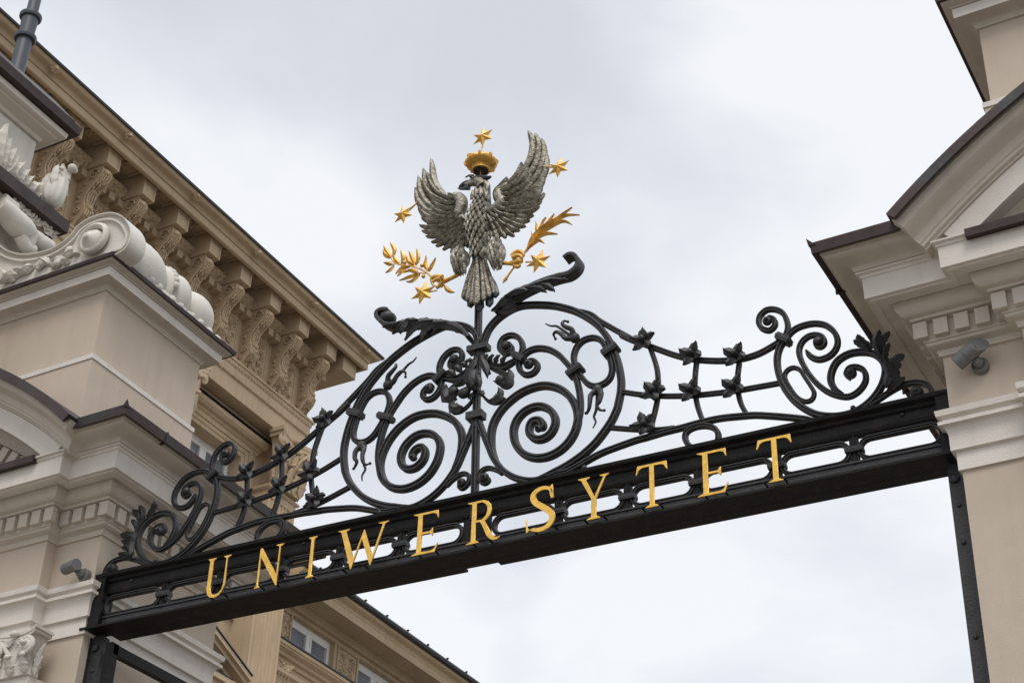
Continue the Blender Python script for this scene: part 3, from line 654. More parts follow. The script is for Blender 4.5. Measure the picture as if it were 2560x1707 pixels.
for nm, ch, u0_, wx, extra in (('u','U',-5.630,.226,0),('n','N',-5.287,.228,0),('i','I',-4.952,.185,0),('w','W',-4.762,.318,0),('e','E',-4.286,.243,0),('r','R',-3.956,.232,0),('s','S',-3.604,.278,0),('y','Y',-3.312,.250,0),('t','T',-2.990,.226,0),('e','E',-2.658,.243,0),('t','T',-2.346,.236,0)):
    cu = bpy.data.curves.new('letter', 'CURVE'); cu.dimensions = '2D'; cu.fill_mode = 'BOTH'; cu.extrude = .0030; cu.offset = -.0028; cu.bevel_depth = .0010; cu.bevel_resolution = 1
    for sp in GL[ch]:
        s_ = cu.splines.new('POLY'); s_.points.add(len(sp)-1); s_.use_cyclic_u = True
        for i, p in enumerate(sp): s_.points[i].co = (p[0]*wx, p[1]*.250, 0, 1)
    tmp = bpy.data.objects.new('tmp', cu); COL.objects.link(tmp); dg = bpy.context.evaluated_depsgraph_get(); dg.update()
    me = bpy.data.meshes.new_from_object(tmp.evaluated_get(dg)); bpy.data.objects.remove(tmp)
    me.materials.clear(); me.materials.append(M['letter'])
    org = G(u0_, -.070, 5.607)-Vector(ROOT.location)
    for v in me.vertices:
        x, y, z = v.co; q = GE*x+Vector((0, 0, y))-GN*z; v.co = org+q
    o = bpy.data.objects.new('letter', me); COL.objects.link(o); o.parent = ROOT; o['label'] = 'gold serif letter ' + ch
    m_ = MB(); 
    xs = (.15, .15) if ch in 'I' else (.12, .55)
    for xx in set(xs): m_.tube([G(u0_+xx*wx, -.062, 5.625), G(u0_+xx*wx, -.01, 5.625)], .005, 6)
    m_.build('letter_stud', M['beam'], o)

# ------------------------------------------------------------------ posts and open leaf below the beam
def post(u0, u1, z1, label, flip):
    t = thing('gate_post', label, 'gate post', G((u0+u1)/2, .06, 0), 'iron posts carrying the lettered beam')
    m_ = MB(); gbox(m_, u0, u1, .045, .062, 0, z1); x = (u1 if flip else u0); gbox(m_, x-.006, x+.006, .03, .125, 0, z1+.001); gbox(m_, min(u0,u1)+.012, max(u0,u1)-.012, .060, .11, 0, z1-.002)
    m_.build('shaft', M['iron'], t)
    for z in (4.45, 4.71, 5.17, 5.36):
        b_ = MB(); b_.lathe(G((u0+u1)/2, .046, z), ((.012,0),(.012,.006),(.006,.010)), axis=-GN, n=8); b_.build('bolt', M['iron'], t)
    b_ = MB(); b_.lathe(G((u0+u1)/2-.005, .046, 5.50), ((.024,0),(.024,.014),(.012,.018)), axis=-GN, n=8); b_.build('bolt', M['iron'], t)
    return t
post(-1.458, -1.392, 5.577, 'black iron gate post with bolt heads under the right end of the beam', True)
post(-6.500, -6.41, 5.577, 'black iron gate post under the left end of the beam beside the open gate leaf', False)
lf = thing('gate_leaf', 'open black iron gate leaf with curved bars standing below the left end of the beam', 'gate leaf', (-6.5, 6.9, 0))
m_ = MB()
def lp(y, z): return (-6.56, y, z)
def lbar(m_, a, b_, h, name=None):
    m_.hull([(-6.585, a[0], a[1]-h),(-6.54, a[0], a[1]-h),(-6.54, b_[0], b_[1]-h),(-6.585, b_[0], b_[1]-h),(-6.585, a[0], a[1]),(-6.54, a[0], a[1]),(-6.54, b_[0], b_[1]),(-6.585, b_[0], b_[1])])
lbar(m_, (6.82, 5.50), (8.6, 5.535), .06); m_.build('top_bar', M['beam'], lf)
m_ = MB(); lbar(m_, (6.80, 5.505), (6.86, 5.505), 5.4); m_.build('stile', M['beam'], lf)
m_ = MB(); lbar(m_, (8.54, 5.47), (8.6, 5.47), 5.37); m_.build('stile', M['beam'], lf)
m_ = MB(); m_.tube([(-6.56, 7.70-.78*math.cos(R_(a)), 4.72+.66*math.sin(R_(a))) for a in range(0, 181, 9)], .018, 8); m_.build('arched_bar', M['iron'], lf)
m_ = MB(); m_.tube([(-6.56, 7.70-.70*math.cos(R_(a)), 4.68+.58*math.sin(R_(a))) for a in range(0, 181, 9)], .014, 8); m_.build('arched_bar', M['iron'], lf)
m_ = MB(); lbar(m_, (6.86, 4.70), (8.54, 4.70), .04); lbar(m_, (6.86, .5), (8.54, .5), .06)
for i in range(10): m_.tube([(-6.56, 7.0+i*.157, .2), (-6.56, 7.0+i*.157, 4.68)], .012, 6)
m_.build('bars', M['iron'], lf)

# ------------------------------------------------------------------ eagle
EB = -.045
EG = lambda *P, b=EB: pts(ZG, *P, b=b)
eo = G(*( (lambda q: (q[0], -.03, q[1]))(EG((878,1520))[0])))
EAG = thing('eagle_statue', 'silver-grey eagle with raised wings standing on the centre pole above the scrolls', 'eagle statue', eo)
rad = lambda zx: zx*.00074
def wing(side, prim, sec, ter, lead):
    root = None
    m_ = MB(); lp_ = cr_spline([(a, b_, 0) for a, b_ in EG(*lead)], False, 4); n = len(lp_)
    m_.tube([G(p.x, EB-.012, p.y) for p in lp_], [.034*(.55+.65*math.sin(math.pi*i/(n-1))) for i in range(n)], 9)
    root = m_.build('wing', M['silver'], EAG, 60)
    # dark backing colours in the patina and shade between the feathers
    m_ = MB(); q = [(f[0][0]*.35+f[1][0]*.65, f[0][1]*.35+f[1][1]*.65) for f in prim]
    P = list(EG(*q)); P = [EG(prim[0][k_])[0] for k_ in (-1, 2, 1)] + P + [EG(prim[-1][-1])[0]]
    m_.rings([[G(u, d, z) for u, z in P] for d in (EB+.024, EB+.012)]); m_.build('wing_backing', M['beak'], root)
    for row, (ls, wv, dep, th) in enumerate(((prim, .0195, .000, .011), (sec, .0165, -.016, .010), (ter, .0145, -.032, .010))):
        m_ = MB()
        for i, f in enumerate(ls):
            pp = list(reversed(f)); pp = EG(*pp)
            L_ = sum(math.dist(a, b_) for a, b_ in zip(pp, pp[1:]))
            wl = wv*((1.28 if (i < 5 or i == 15) else .98) if row == 0 else .92)
            blade(m_, pp, wl, EB+dep+.002*(i % 2), EB+dep+.010+.002*(i % 2), th=th*1.35, kind='feather', barb=.0065, nb=max(4, int(L_/.019)), nt=max(14, min(44, int(L_/.0065))), ns=8, ridge=.45)
        m_.build('feathers', M['silver'], root, 60)
wing(-1, [((490,330),(520,520),(610,640),(705,690)), ((428,405),(455,550),(550,670),(700,705)), ((390,465),(412,600),(510,715),(700,725)), ((366,552),(395,665),(490,750),(700,745)),
  ((387,705),(455,775),(550,800),(710,775)), ((411,790),(480,820),(565,825),(715,790)), ((398,852),(480,868),(590,850),(725,805)), ((415,895),(500,902),(605,870),(730,820)),
  ((448,940),(530,932),(630,890),(740,835)), ((490,985),(560,962),(650,905),(750,850)), ((527,1018),(590,985),(670,925),(760,860)), ((580,1045),(630,1005),(700,940),(772,870)), ((643,1070),(680,1015),(730,950),(788,880)), ((708,1052),(730,1000),(760,945),(798,890)), ((772,1028),(782,980),(795,930),(808,900)), ((372,610),(440,720),(540,780),(700,760))],
 [((548,555),(600,625),(690,660)), ((470,600),(560,680),(695,700)), ((500,670),(590,720),(700,730)), ((510,735),(600,765),(705,760)), ((500,795),(600,800),(710,785)), ((515,835),(610,830),(720,800)), ((530,880),(620,865),(730,815)), ((560,915),(640,890),(740,830)), ((600,945),(670,905),(750,845)), ((640,975),(700,925),(765,860)), ((685,985),(730,935),(780,870)), ((735,985),(765,930),(795,885)), ((430,500),(500,620),(660,700)), ((460,440),(530,580),(670,680))],
 [((640,625),(690,645),(735,660)), ((600,690),(660,700),(725,690)), ((600,740),(660,745),(720,730)), ((605,785),(665,780),(725,755)), ((620,820),(680,805),(735,775)), ((640,860),(695,835),(745,795)), ((675,895),(720,860),(760,820)), ((715,915),(750,880),(780,845)), ((750,930),(778,890),(800,860)), ((690,760),(720,760),(745,750)), ((700,800),(730,795),(755,785))],
 ((650,650),(700,640),(735,665),(742,715),(725,765),(730,800),(770,820)))
wing(1, [((1252,110),(1287,210),(1262,340),(1190,450),(1085,590)), ((1305,128),(1335,235),(1305,380),(1215,500),(1090,615)), ((1360,170),(1374,300),(1335,440),(1240,550),(1095,640)), ((1396,285),(1385,420),(1330,530),(1235,610),(1100,670)),
  ((1378,440),(1345,540),(1260,630),(1105,690)), ((1360,545),(1320,615),(1235,665),(1100,710)), ((1382,600),(1322,665),(1225,700),(1095,725)), ((1358,655),(1293,705),(1205,730),(1090,740)),
  ((1342,702),(1272,742),(1185,757),(1080,755)), ((1295,770),(1232,787),(1150,782),(1070,770)), ((1267,812),(1200,822),(1120,800),(1060,785)), ((1232,857),(1170,852),(1100,820),(1045,800)), ((1186,892),(1132,880),(1080,840),(1030,812)), ((1140,937),(1100,905),(1050,860),(1010,825)), ((1075,952),(1050,910),(1020,860),(995,835)), ((1008,972),(998,920),(985,870),(975,850))],
 [((1213,370),(1160,480),(1065,575)), ((1262,400),(1200,510),(1080,600)), ((1290,440),(1230,550),(1085,640)), ((1300,510),(1230,600),(1090,665)), ((1270,590),(1200,655),(1095,690)), ((1255,650),(1190,690),(1090,710)), ((1235,700),(1170,725),(1080,730)), ((1205,750),(1140,758),(1065,750)), ((1170,795),(1110,790),(1050,770)), ((1140,840),(1085,822),(1035,790)), ((1095,868),(1055,845),(1010,805)), ((1040,890),(1020,855),(985,820)), ((1000,905),(985,870),(970,835))],
 [((1110,500),(1080,540),(1040,585)), ((1150,545),(1110,585),(1050,615)), ((1165,600),(1120,630),(1055,645)), ((1160,650),(1110,670),(1055,670)), ((1140,700),(1095,710),(1040,700)), ((1115,745),(1070,745),(1020,730)), ((1085,790),(1045,780),(1000,755)), ((1040,825),(1010,805),(975,780)), ((990,860),(975,830),(955,800))],
 ((1110,545),(1065,570),(1035,600),(1040,650),(1060,685),(1035,715),(985,745),(950,770)))
# body
bc = [(500,905,30),(540,900,58),(590,897,62),(640,897,66),(700,890,78),(760,878,96),(820,868,110),(880,865,112),(940,868,100),(1000,870,82),(1060,872,70),(1120,872,64),(1160,872,50)]
bs = [(EG((x, y))[0], rad(r)) for y, x, r in bc]
m_ = MB(); rs = []
for (u, z), r in bs:
    rs.append([G(u+r*math.cos(2*math.pi*i/18), -.035+r*.85*math.sin(2*math.pi*i/18), z) for i in range(18)])
m_.rings(rs); body = m_.build('body', M['beak'], EAG, 60)  # dark body colour stands for patina and shade in the breast-feather gaps
zs = [p[0][1] for p in bs]
def bdepth(u, z):
    for i in range(len(bs)-1):
        if zs[i] >= z >= zs[i+1]:
            f = (zs[i]-z)/(zs[i]-zs[i+1]); c = bs[i][0][0]*(1-f)+bs[i+1][0][0]*f; r = bs[i][1]*(1-f)+bs[i+1][1]*f
            return -.035-r*.85*math.sqrt(max(.0, 1-((u-c)/r)**2)) if abs(u-c) < r else -.035
    return -.06
fnb = lambda u, b_, z: G(u, b_+bdepth(u, z), z)
m_ = MB(); rr = 0; y = 610
while y < 1115:
    k_ = [c for c in bc if c[0] <= y][-1]; j = bc.index(k_); nx = bc[j+1]; f = (y-k_[0])/(nx[0]-k_[0]); cx = k_[1]*(1-f)+nx[1]*f; r = k_[2]*(1-f)+nx[2]*f
    stp = 34 if y < 760 else 38; cnt = int(2*r/stp)+1
    for i in range(-cnt//2-1, cnt//2+2):
        x = cx+(i+(.5 if rr % 2 else 0))*stp
        if abs(x-cx) > r*.93: continue
        tilt = (x-cx)*.12; ln = 62 if y < 800 else 74
        blade(m_, EG((x, y-22), (x+tilt*.5, y+ln*.3), (x+tilt, y+ln*.66)), .0140 if y < 760 else .0160, -.004, -.022, th=.009, kind='scale', barb=.0025, nb=4, nt=12, ns=6, fn=fnb, ridge=.7)
    rr += 1; y += 31 if y < 760 else 36
m_.build('breast_feathers', M['silver'], body, 60)
# head and beak
m_ = MB()
hp = [(905,560,52),(885,535,50),(855,530,42),(825,545,34),(805,560,27),(785,575,20)]
m_.tube([G(*(lambda q: (q[0], -.055-.006*i, q[1]))(EG((x, y))[0])) for i, (x, y, r) in enumerate(hp)], [rad(r) for x, y, r in hp], 12)
hd = m_.build('head', M['silver'], EAG, 60)
def dtube(name, P, b0=-.08, mt='beak', par=None, n=9, flat=1):
    m_ = MB(); q = cr_spline([(*EG((x, y))[0], rad(r)) for x, y, r in P], False, 4)
    m_.tube([G(p.x, b0, p.y) for p in q], [max(.0015, p.z) for p in q], n, flat); return m_.build(name, M[mt], par or hd, 60)
dtube('upper_beak', [(808,550,26),(782,558,25),(758,570,19),(742,583,12),(736,598,4)])
dtube('lower_beak', [(815,585,26),(795,590,22),(768,596,14),(745,600,8),(722,592,3)])
dtube('brow', [(815,530,8),(850,505,15),(900,497,18),(945,500,16),(978,490,7)], b0=-.065, flat=1.6)
dtube('brow', [(800,527,6),(830,512,9),(865,512,8)], b0=-.105)
m_ = MB(); u, z = EG((845,524))[0]; m_.ball(G(u, -.108, z), .010, n=7); m_.build('eye', M['beak'], hd, True)
m_ = MB()
for P in (((940,545),(962,580),(965,625)), ((930,600),(955,650),(960,690)), ((870,600),(880,640),(872,680)), ((905,590),(915,640),(905,690)), ((850,620),(850,660),(838,700))):
    blade(m_, EG(*P), .018, -.09, -.10, th=.008, kind='scale', barb=.002, nb=5)
m_.build('neck_feathers', M['silver'], hd, 60)
# tail
m_ = MB()
for P, bb in ((((850,1180),(800,1350),(795,1490)),.02),(((870,1180),(860,1360),(868,1518)),.02),(((900,1180),(935,1350),(940,1485)),.02),(((840,1200),(780,1350),(755,1440)),.015),(((920,1200),(975,1320),(992,1415)),.015)):
    blade(m_, EG(*P), .030, EB+bb, EB+bb, th=.014, kind='blunt')
m_.build('tail_backing', M['beak'], EAG, 60)
m_ = MB()
for i, (P, bb, wv) in enumerate(((((838,1120),(785,1270),(742,1432)),-.004,.018), (((848,1120),(810,1290),(783,1462)),-.012,.021), (((920,1120),(960,1270),(990,1395)),-.004,.019), (((905,1120),(932,1290),(958,1430)),-.012,.022), (((893,1120),(908,1290),(917,1462)),-.018,.022), (((858,1120),(842,1300),(820,1484)),-.020,.022), (((872,1120),(870,1300),(863,1496)),-.028,.028))):
    blade(m_, EG(*P), wv, EB+bb, EB+bb+.004, th=.011, kind='blunt', barb=.007, nb=17, nt=56, ns=8, ridge=.6)
m_.build('tail_feathers', M['silver'], EAG, 60)
# thighs
for side, (x, y, rx, rz), rows in ((-1, (735,1135,78,88), ((700,1080),(735,1065),(770,1080),(685,1130),(715,1120),(750,1120),(785,1130),(700,1185),(730,1180),(762,1170))),
                            (1, (1018,1085,74,104), ((985,1010),(1020,1000),(1055,1015),(975,1065),(1005,1055),(1040,1055),(1075,1070),(985,1120),(1015,1110),(1050,1120),(1000,1160),(1030,1160)))):
    u, z = EG((x, y))[0]; a, c = rad(rx), rad(rz)
    m_ = MB(); m_.ball(G(u, -.055, z), a, a*.95, c, 12); m_.tube([G(u, -.055, z), G(*(lambda q: (q[0], -.05, q[1]))(EG((x-15*side*-1, y+115))[0]))], [a*.75, a*.25], 10)
    th_ = m_.build('thigh', M['silver'], EAG, 60)
    fq = lambda uu, bb, zz, u=u, z=z, a=a, c=c: G(uu, bb-.055-a*.95*math.sqrt(max(.02, 1-((uu-u)/a)**2-((zz-z)/(c*1.5))**2)), zz)
    m_ = MB()
    for (px_, py_) in rows:
        blade(m_, EG((px_, py_-20), (px_+(x-px_)*-.05, py_+25), (px_+(x-px_)*.25+4*side, py_+78)), .0155, -.003, -.012, th=.007, kind='scale', barb=.003, nb=6, nt=14, fn=fq, ridge=.6)
    for dx in (-28, -6, 18, 40):
        blade(m_, EG((x+dx*1.1, y+50), (x+dx, y+90), (x+dx*.8+10, y+140-abs(dx)*.4)), .014, -.085, -.065, th=.009, kind='scale', barb=.003, nb=5)
    m_.build('thigh_feathers', M['silver'], th_, 60)
# gilded legs and claws
def gpart(name, Ps, par=EAG, b0=-.055, mt='gold'):
    m_ = MB()
    for P in Ps:
        q = cr_spline([(*EG((p[0], p[1]))[0], rad(p[2])) for p in P], False, 4); db = P[0][3] if len(P[0]) > 3 else 0
        m_.tube([G(p.x, b0+db, p.y) for p in q], [max(.0015, p.z) for p in q], 9)
    return m_.build(name, M[mt], par, 60)
lgL = gpart('leg', [((735,1235,20),(690,1262,18),(640,1288,17),(600,1300,26),(575,1310,30))])
gpart('claw', [((610,1290,20,-.03),(560,1285,18),(525,1300,14),(522,1330,8)), ((600,1310,18,-.04),(560,1320,16),(535,1345,12),(555,1370,7)), ((610,1325,18,-.03),(590,1350,16),(570,1375,12),(560,1360,6)), ((590,1285,14,.02),(560,1275,13),(540,1290,9)), ((575,1330,26,0),(585,1335,22))], lgL)
lgR = gpart('leg', [((1010,1165,20),(1060,1160,18),(1110,1163,17),(1150,1158,26),(1180,1140,30))])
gpart('claw', [((1150,1130,22,-.03),(1190,1095,20),(1225,1095,16),(1245,1120,12),(1235,1140,6)), ((1160,1150,20,-.04),(1200,1130,18),(1235,1140,13),(1240,1165,7)), ((1170,1180,20,-.03),(1205,1165,18),(1235,1172,12)), ((1165,1190,18,-.02),(1190,1205,16),(1215,1190,10)), ((1185,1150,30,0),(1200,1150,26))], lgR)
# laurel branch
br = thing('laurel_branch', 'golden laurel branch with berries gripped by the eagle claw on the left', 'branch', G(*(lambda q: (q[0], EB, q[1]))(EG((600,1330))[0])))
gpart('stem', [((660,1385,10),(630,1360,8),(590,1325,8),(530,1290,8),(470,1238,8),(400,1200,7),(330,1182,7),(250,1172,6),(205,1150,6),(185,1110,5)), ((470,1240,6),(468,1215,5),(470,1200,4)), ((375,1190,6),(368,1170,5),(365,1160,4)), ((260,1172,6),(250,1160,4)), ((455,1242,6),(420,1238,6),(390,1240,5)), ((215,1172,5),(190,1168,5)), ((320,1182,5),(280,1200,5))], br)
leaves = [((470,1215),(455,1170),(466,1108)), ((475,1222),(505,1175),(542,1124)), ((365,1172),(325,1145),(304,1100)), ((370,1170),(350,1110),(328,1065)), ((378,1172),(400,1110),(390,1050)), ((250,1162),(220,1130),(211,1096)), ((262,1165),(280,1110),(264,1058)),
          ((180,1115),(140,1090),(128,1060)), ((185,1110),(150,1060),(130,1025)), ((195,1110),(212,1050),(180,998)), ((195,1165),(150,1160),(132,1162)), ((205,1172),(180,1210),(149,1242)), ((330,1185),(270,1195),(228,1250)), ((300,1190),(270,1225),(240,1268)), ((400,1232),(340,1215),(288,1240)), ((410,1240),(350,1300),(308,1310)), ((395,1240),(330,1265),(257,1302))]
for P in leaves:
    m_ = MB(); blade(m_, EG(*P), .0155, EB, EB-.015, th=.006, kind='leaf', ridge=.9, nt=10); m_.build('leaf', M['gold'], br, 60)
for x, y in ((293,1158),(429,1180),(441,1264)):
    m_ = MB(); u, z = EG((x, y))[0]; m_.ball(G(u, EB-.01, z), .0125, n=9); m_.build('berry', M['gold'], br, True)
m_ = MB(); blade(m_, EG((610,1345),(650,1385),(694,1397)), .014, EB-.02, EB-.02, th=.01, kind='leaf', ridge=.2); m_.build('cut_end', M['gold'], br, 60)
pb = thing('palm_branch', 'golden palm frond gripped by the eagle claw on the right', 'branch', G(*(lambda q: (q[0], EB, q[1]))(EG((1180,1180))[0])))
gpart('stem', [((1075,1300,14),(1110,1250,9),(1150,1195,8),(1200,1130,9),(1240,1070,9),(1275,1010,8),(1330,930,7),(1400,860,5)), ((1090,1280,16),(1062,1318,3))], pb)
for P, wv in ((((1330,930),(1450,840),(1545,775),(1613,733)),.018), (((1320,950),(1450,850),(1560,790),(1672,792)),.017), (((1310,960),(1430,880),(1540,835),(1615,870)),.016), (((1285,1000),(1350,950),(1420,930),(1500,942)),.015), (((1260,1045),(1300,1010),(1350,985),(1398,1015)),.012),
           (((1285,1010),(1330,930),(1330,880),(1326,838)),.014), (((1260,1050),(1300,990),(1298,950),(1288,915)),.011), (((1320,940),(1360,880),(1380,840),(1410,810)),.013), (((1350,905),(1400,860),(1440,820),(1474,783)),.013), (((1245,1070),(1300,960),(1380,880),(1480,820)),.020)):
    m_ = MB(); blade(m_, EG(*P), wv, EB-.004, EB-.018, th=.008, kind='leaf', ridge=.9, nt=14); m_.build('leaf', M['gold'], pb, 60)
# crown
cu, cz = EG((893,442))[0]; cc = G(cu, -.06, cz)
CR = thing('crown', 'golden crown with beaded arches floating above the eagle head', 'crown', cc)
m_ = MB(); m_.lathe(cc, ((.050,0),(.060,.0),(.061,.014),(.064,.016),(.064,.024),(.060,.026)), n=30, caps=False); rs = []
m_.build('band', M['gold'], CR, 40)
m_ = MB(); m_.lathe(cc+Vector((0, 0, .006)), ((.0,0),(.0585,0),(.0585,.004),(.0,.004)), n=30); m_.build('inner_shade', M['copper'], CR, 40)  # dark disk added to paint the shade inside the crown
m_ = MB(); n = 48; rs = []
for r, h in ((.058,.024),(.066,.028),(.084,.038),(.099,.052),(.105,.066),(.100,.080),(.086,.088),(.060,.090),(.035,.085),(.012,.080)):
    rs.append([cc+Vector((r*(1+.035*math.cos(8*2*math.pi*i/n))*math.cos(2*math.pi*i/n), r*(1+.035*math.cos(8*2*math.pi*i/n))*math.sin(2*math.pi*i/n), h)) for i in range(n)])
m_.rings(rs); m_.build('cap', M['gold'], CR, 60)
for k in range(8):
    a = 2*math.pi*(k+.5)/8; m_ = MB()
    P = [(.062,.026),(.082,.034),(.099,.049),(.108,.066),(.103,.083),(.088,.093),(.062,.096),(.03,.09)]
    m_.tube([cc+Vector((r*math.cos(a), r*math.sin(a), h)) for r, h in P], .0045, 6)
    for r, h in cr_spline([(p[0], p[1], 0) for p in P[2:]], False, 2) and [(q.x, q.y) for q in cr_spline([(p[0], p[1], 0) for p in P[2:]], False, 2)]:
        m_.ball(cc+Vector(((r+.003)*math.cos(a), (r+.003)*math.sin(a), h+.002)), .0065, n=5)
    m_.ball(cc+Vector((.063*math.cos(a), .063*math.sin(a), .020)), .006, n=5)
    m_.build('beaded_arch', M['gold'], CR, 60)
gpart('spike', [((888,492,6),(892,450,5),(896,380,6),(898,320,7),(899,300,6),(902,240,6)), ((898,306,15),(899,291,15)), ((880,296,5),(916,294,5))], CR, b0=-.06)
CR.scale = (.92, .92, .92)
# stars
def star(c, R0, rot, rod, label, flip=0):
    u, z = EG(c)[0]; e_ = EG((c[0]+R0*.001, c[1]))[0]; Rw = R0*.00089; b0 = EB-.01
    t = thing('star', label, 'star', G(u, b0, z), 'six-pointed gold stars round the eagle')
    m_ = MB(); rim_ = []
    for i in range(12):
        a = R_(rot)+i*math.pi/6; r = Rw if i % 2 == 0 else Rw*.47
        rim_.append(G(u+r*math.cos(a), b0, z+r*math.sin(a)))
    m_.add(rim_+[G(u, b0-.022, z), G(u, b0+.014, z)], [(i, (i+1) % 12, 12) for i in range(12)]+[((i+1) % 12, i, 13) for i in range(12)])
    m_.build('points', M['gold'], t)
    if rod: gpart('rod', [rod], t, b0=b0+.004)
star((907,172), 88, 90, ((903,250,5),(904,215,6),(905,190,8)), 'gold star above the crown, highest of the five')
star((1502,412), 86, 84, ((1375,400,5),(1430,406,7),(1480,410,10)), 'gold star beside the tip of the right wing')
star((282,780), 84, 98, ((392,682,5),(350,720,9),(300,765,10)), 'gold star on a rod beside the left wing')
star((438,1392), 96, 76, ((548,1372,5),(500,1380,7),(450,1392,10)), 'gold star below the laurel branch')
star((1342,1146), 92, 70, ((1240,1150,7),(1280,1148,6),(1320,1147,9)), 'gold star right of the claw that grips the palm frond')

# ------------------------------------------------------------------ palace behind
PX = -14.3
PAL = thing('palace', 'ochre sandstone palace with a heavy bracketed cornice behind the gate', 'palace', (-15.5, 12, 0))
Y0, Y1 = 5.0, 18.27
pp = [(PX, Y0), (PX, Y1), (PX-4, Y1)]
def pw(name, mt, prof, smooth=30, poly=pp, back=-.05, par=PAL):
    m_ = MB(); sweep_plan(m_, poly, prof, back=back); return m_.build(name, mt, par, smooth)
pw('roof', M['roof'], [(.78, 16.602), (.81, 16.598), (.815, 16.632), (.79, 16.64), (-1.5, 17.6)], back=-1.6)
cor = pw('cornice', M['sand'], [(.60, 16.455), (.628, 16.455), (.630, 16.335+.012), (.615, 16.335)][::-1] + [(.632, 16.462), (.645, 16.466), (.645, 16.482)] + arcp(.648, 16.484, .775, 16.590, 8) + [(.785, 16.592), (.785, 16.600)], back=.602)
pw('soffit', M['sand'], [(.0, 16.50), (.568, 16.50), (.570, 16.334), (.60, 16.334), (.60, 16.53), (0, 16.53)], poly=[(PX, Y0), (PX, Y1), (PX-4, Y1)])
pw('bed_moulding', M['carved'], [(.10, 16.09), (.13, 16.13), (.19, 16.20), (.22, 16.25), (.22, 16.28), (.05, 16.29)])
pw('frieze', M['sand'], [(-.02, 15.17), (-.02, 16.2)])
pw('architrave', M['sand'], [(.02, 14.652), (.02, 14.925), (.035, 14.93)] + [(.050, 14.965), (.050, 15.085), (.06, 15.09), (.075, 15.16), (.095, 15.165), (.10, 15.20), (.0, 15.215)])
egg = MB(); per = MB(); dn = MB(); ov = MB()
y = 9.5
while y < Y1+.03:
    egg.ball((PX+.062, y, 15.125), .022, .030, .034, 5); y += .078
y = 9.5
while y < Y1+.02:
    per.ball((PX+.042, y, 14.947), .018, .016, .020, 4); y += .042
y = 9.5
while y < Y1+.1:
    ov.ball((PX+.20, y, 16.24), .03, .030, .045, 5); y += .105
x = PX
while x > PX-2: egg.ball((x, Y1+.062, 15.125), .030, .022, .034, 5); x -= .078
# dentils between the consoles
y = 9.4
while y < Y1+.1:
    dn.box((PX-.0, y, 15.985), (PX+.165, y+.115, 16.095)); y += .187
egg.build('egg_moulding', M['sand'], PAL); per.build('pearl_moulding', M['sand'], PAL); ov.build('egg_moulding', M['sand'], PAL); dn.build('dentils', M['sand'], PAL)
# modillion blocks with consoles below, rosettes and lion masks
def modillion(y, first=[None]):
    if first[0]:
        c = copy_tree(first[0], PAL); c.location = first[0].location+Vector((0, y-first[1], 0)); return c
    m_ = MB(); x1 = PX+.515
    m_.box((PX, y, 16.115), (x1-.02, y+.25, 16.495)); m_.box((PX, y-.012, 16.34), (x1+.012, y+.262, 16.392))
    m_.box((x1-.0205, y+.022, 16.145), (x1-.008, y+.228, 16.325)); m_.box((x1-.0215, y, 16.115), (x1, y+.02, 16.339)); m_.box((x1-.0215, y+.23, 16.115), (x1, y+.25, 16.339)); m_.box((x1-.0215, y+.0205, 16.115), (x1, y+.2295, 16.14)); m_.box((x1-.0215, y+.0205, 16.33), (x1, y+.2295, 16.339))
    o = m_.build('modillion', M['sand'], PAL); cen_ = Vector(o.location)
    # S console
    m_ = MB(); cv = cr_spline([(.40, 16.11, 0), (.425, 16.02, 0), (.36, 15.90, 0), (.25, 15.80, 0), (.185, 15.68, 0), (.185, 15.55, 0), (.215, 15.46, 0), (.19, 15.36, 0), (.11, 15.27, 0), (.07, 15.215, 0)], False, 4)
    for dy0, dy1, ex in ((.045, .205, .0), (.030, .055, .018), (.195, .220, .018)):
        rs = []
        for p in cv: rs.append([(PX-.05, y+dy0, p.y), (PX+p.x+ex, y+dy0, p.y), (PX+p.x+ex, y+dy1, p.y), (PX-.05, y+dy1, p.y)])
        m_.rings(rs)
    con = m_.build('console', M['sand'], o, 40)
    m_ = MB()
    rnd = random.Random(3)
    for i in range(1, len(cv)-2):
        p = cv[i]
        for s in (-1, 0, 1):
            m_.ball((PX+p.x+.004, y+.125+s*(.045+rnd.uniform(-.012, .012)), p.y+rnd.uniform(-.012, .012)), rnd.uniform(.014, .026), rnd.uniform(.012, .026), rnd.uniform(.014, .036), 5)
    f3 = lambda u, b_, z: (PX+u-b_, y+.125, z)
    for k0, k1 in ((3, 12), (12, 22), (22, 33)):
        q = [cv[j] for j in range(k0, min(k1, len(cv)), 3)]
        for s in (-.055, -.02, .02, .055):
            m_.tube([(PX+p.x+.016+.02*math.sin(math.pi*i/(len(q)-1)), y+.125+s*(.5+.7*math.sin(math.pi*i/(len(q)-1))), p.y) for i, p in enumerate(q)], [.006+.013*math.sin(math.pi*(i+.4)/(len(q)))for i in range(len(q))], 5)
    m_.ball((PX+.44, y+.125, 16.03), .035, .075, .05, 6); m_.ball((PX+.235, y+.125, 15.50), .045, .055, .04, 6)
    for zc, xc, r in ((15.98, .30, .085), (15.42, .11, .055)):
        for sd2 in (.018, .232):
            P = []
            for i in range(18):
                a = i*.55; q = r*(1-i/21); P.append((PX+xc+q*math.cos(a), y+sd2, zc+q*math.sin(a)))
            m_.tube(P, .014, 6)
    for zc, xc in ((15.86, .17), (15.76, .12), (15.66, .09), (15.58, .10), (15.30, .05)):
        for sd2 in (.022, .228): m_.ball((PX+xc, y+sd2, zc), .038, .016, .030, 5)
    m_.build('acanthus', M['carved'], con, 60)
    first[0] = o; first.append(y); return o
ys = [9.62, 10.38, 11.14, 11.891, 12.655, 13.405, 14.155, 14.908, 15.66, 16.41, 17.167, 17.92]
for y in ys: modillion(y)
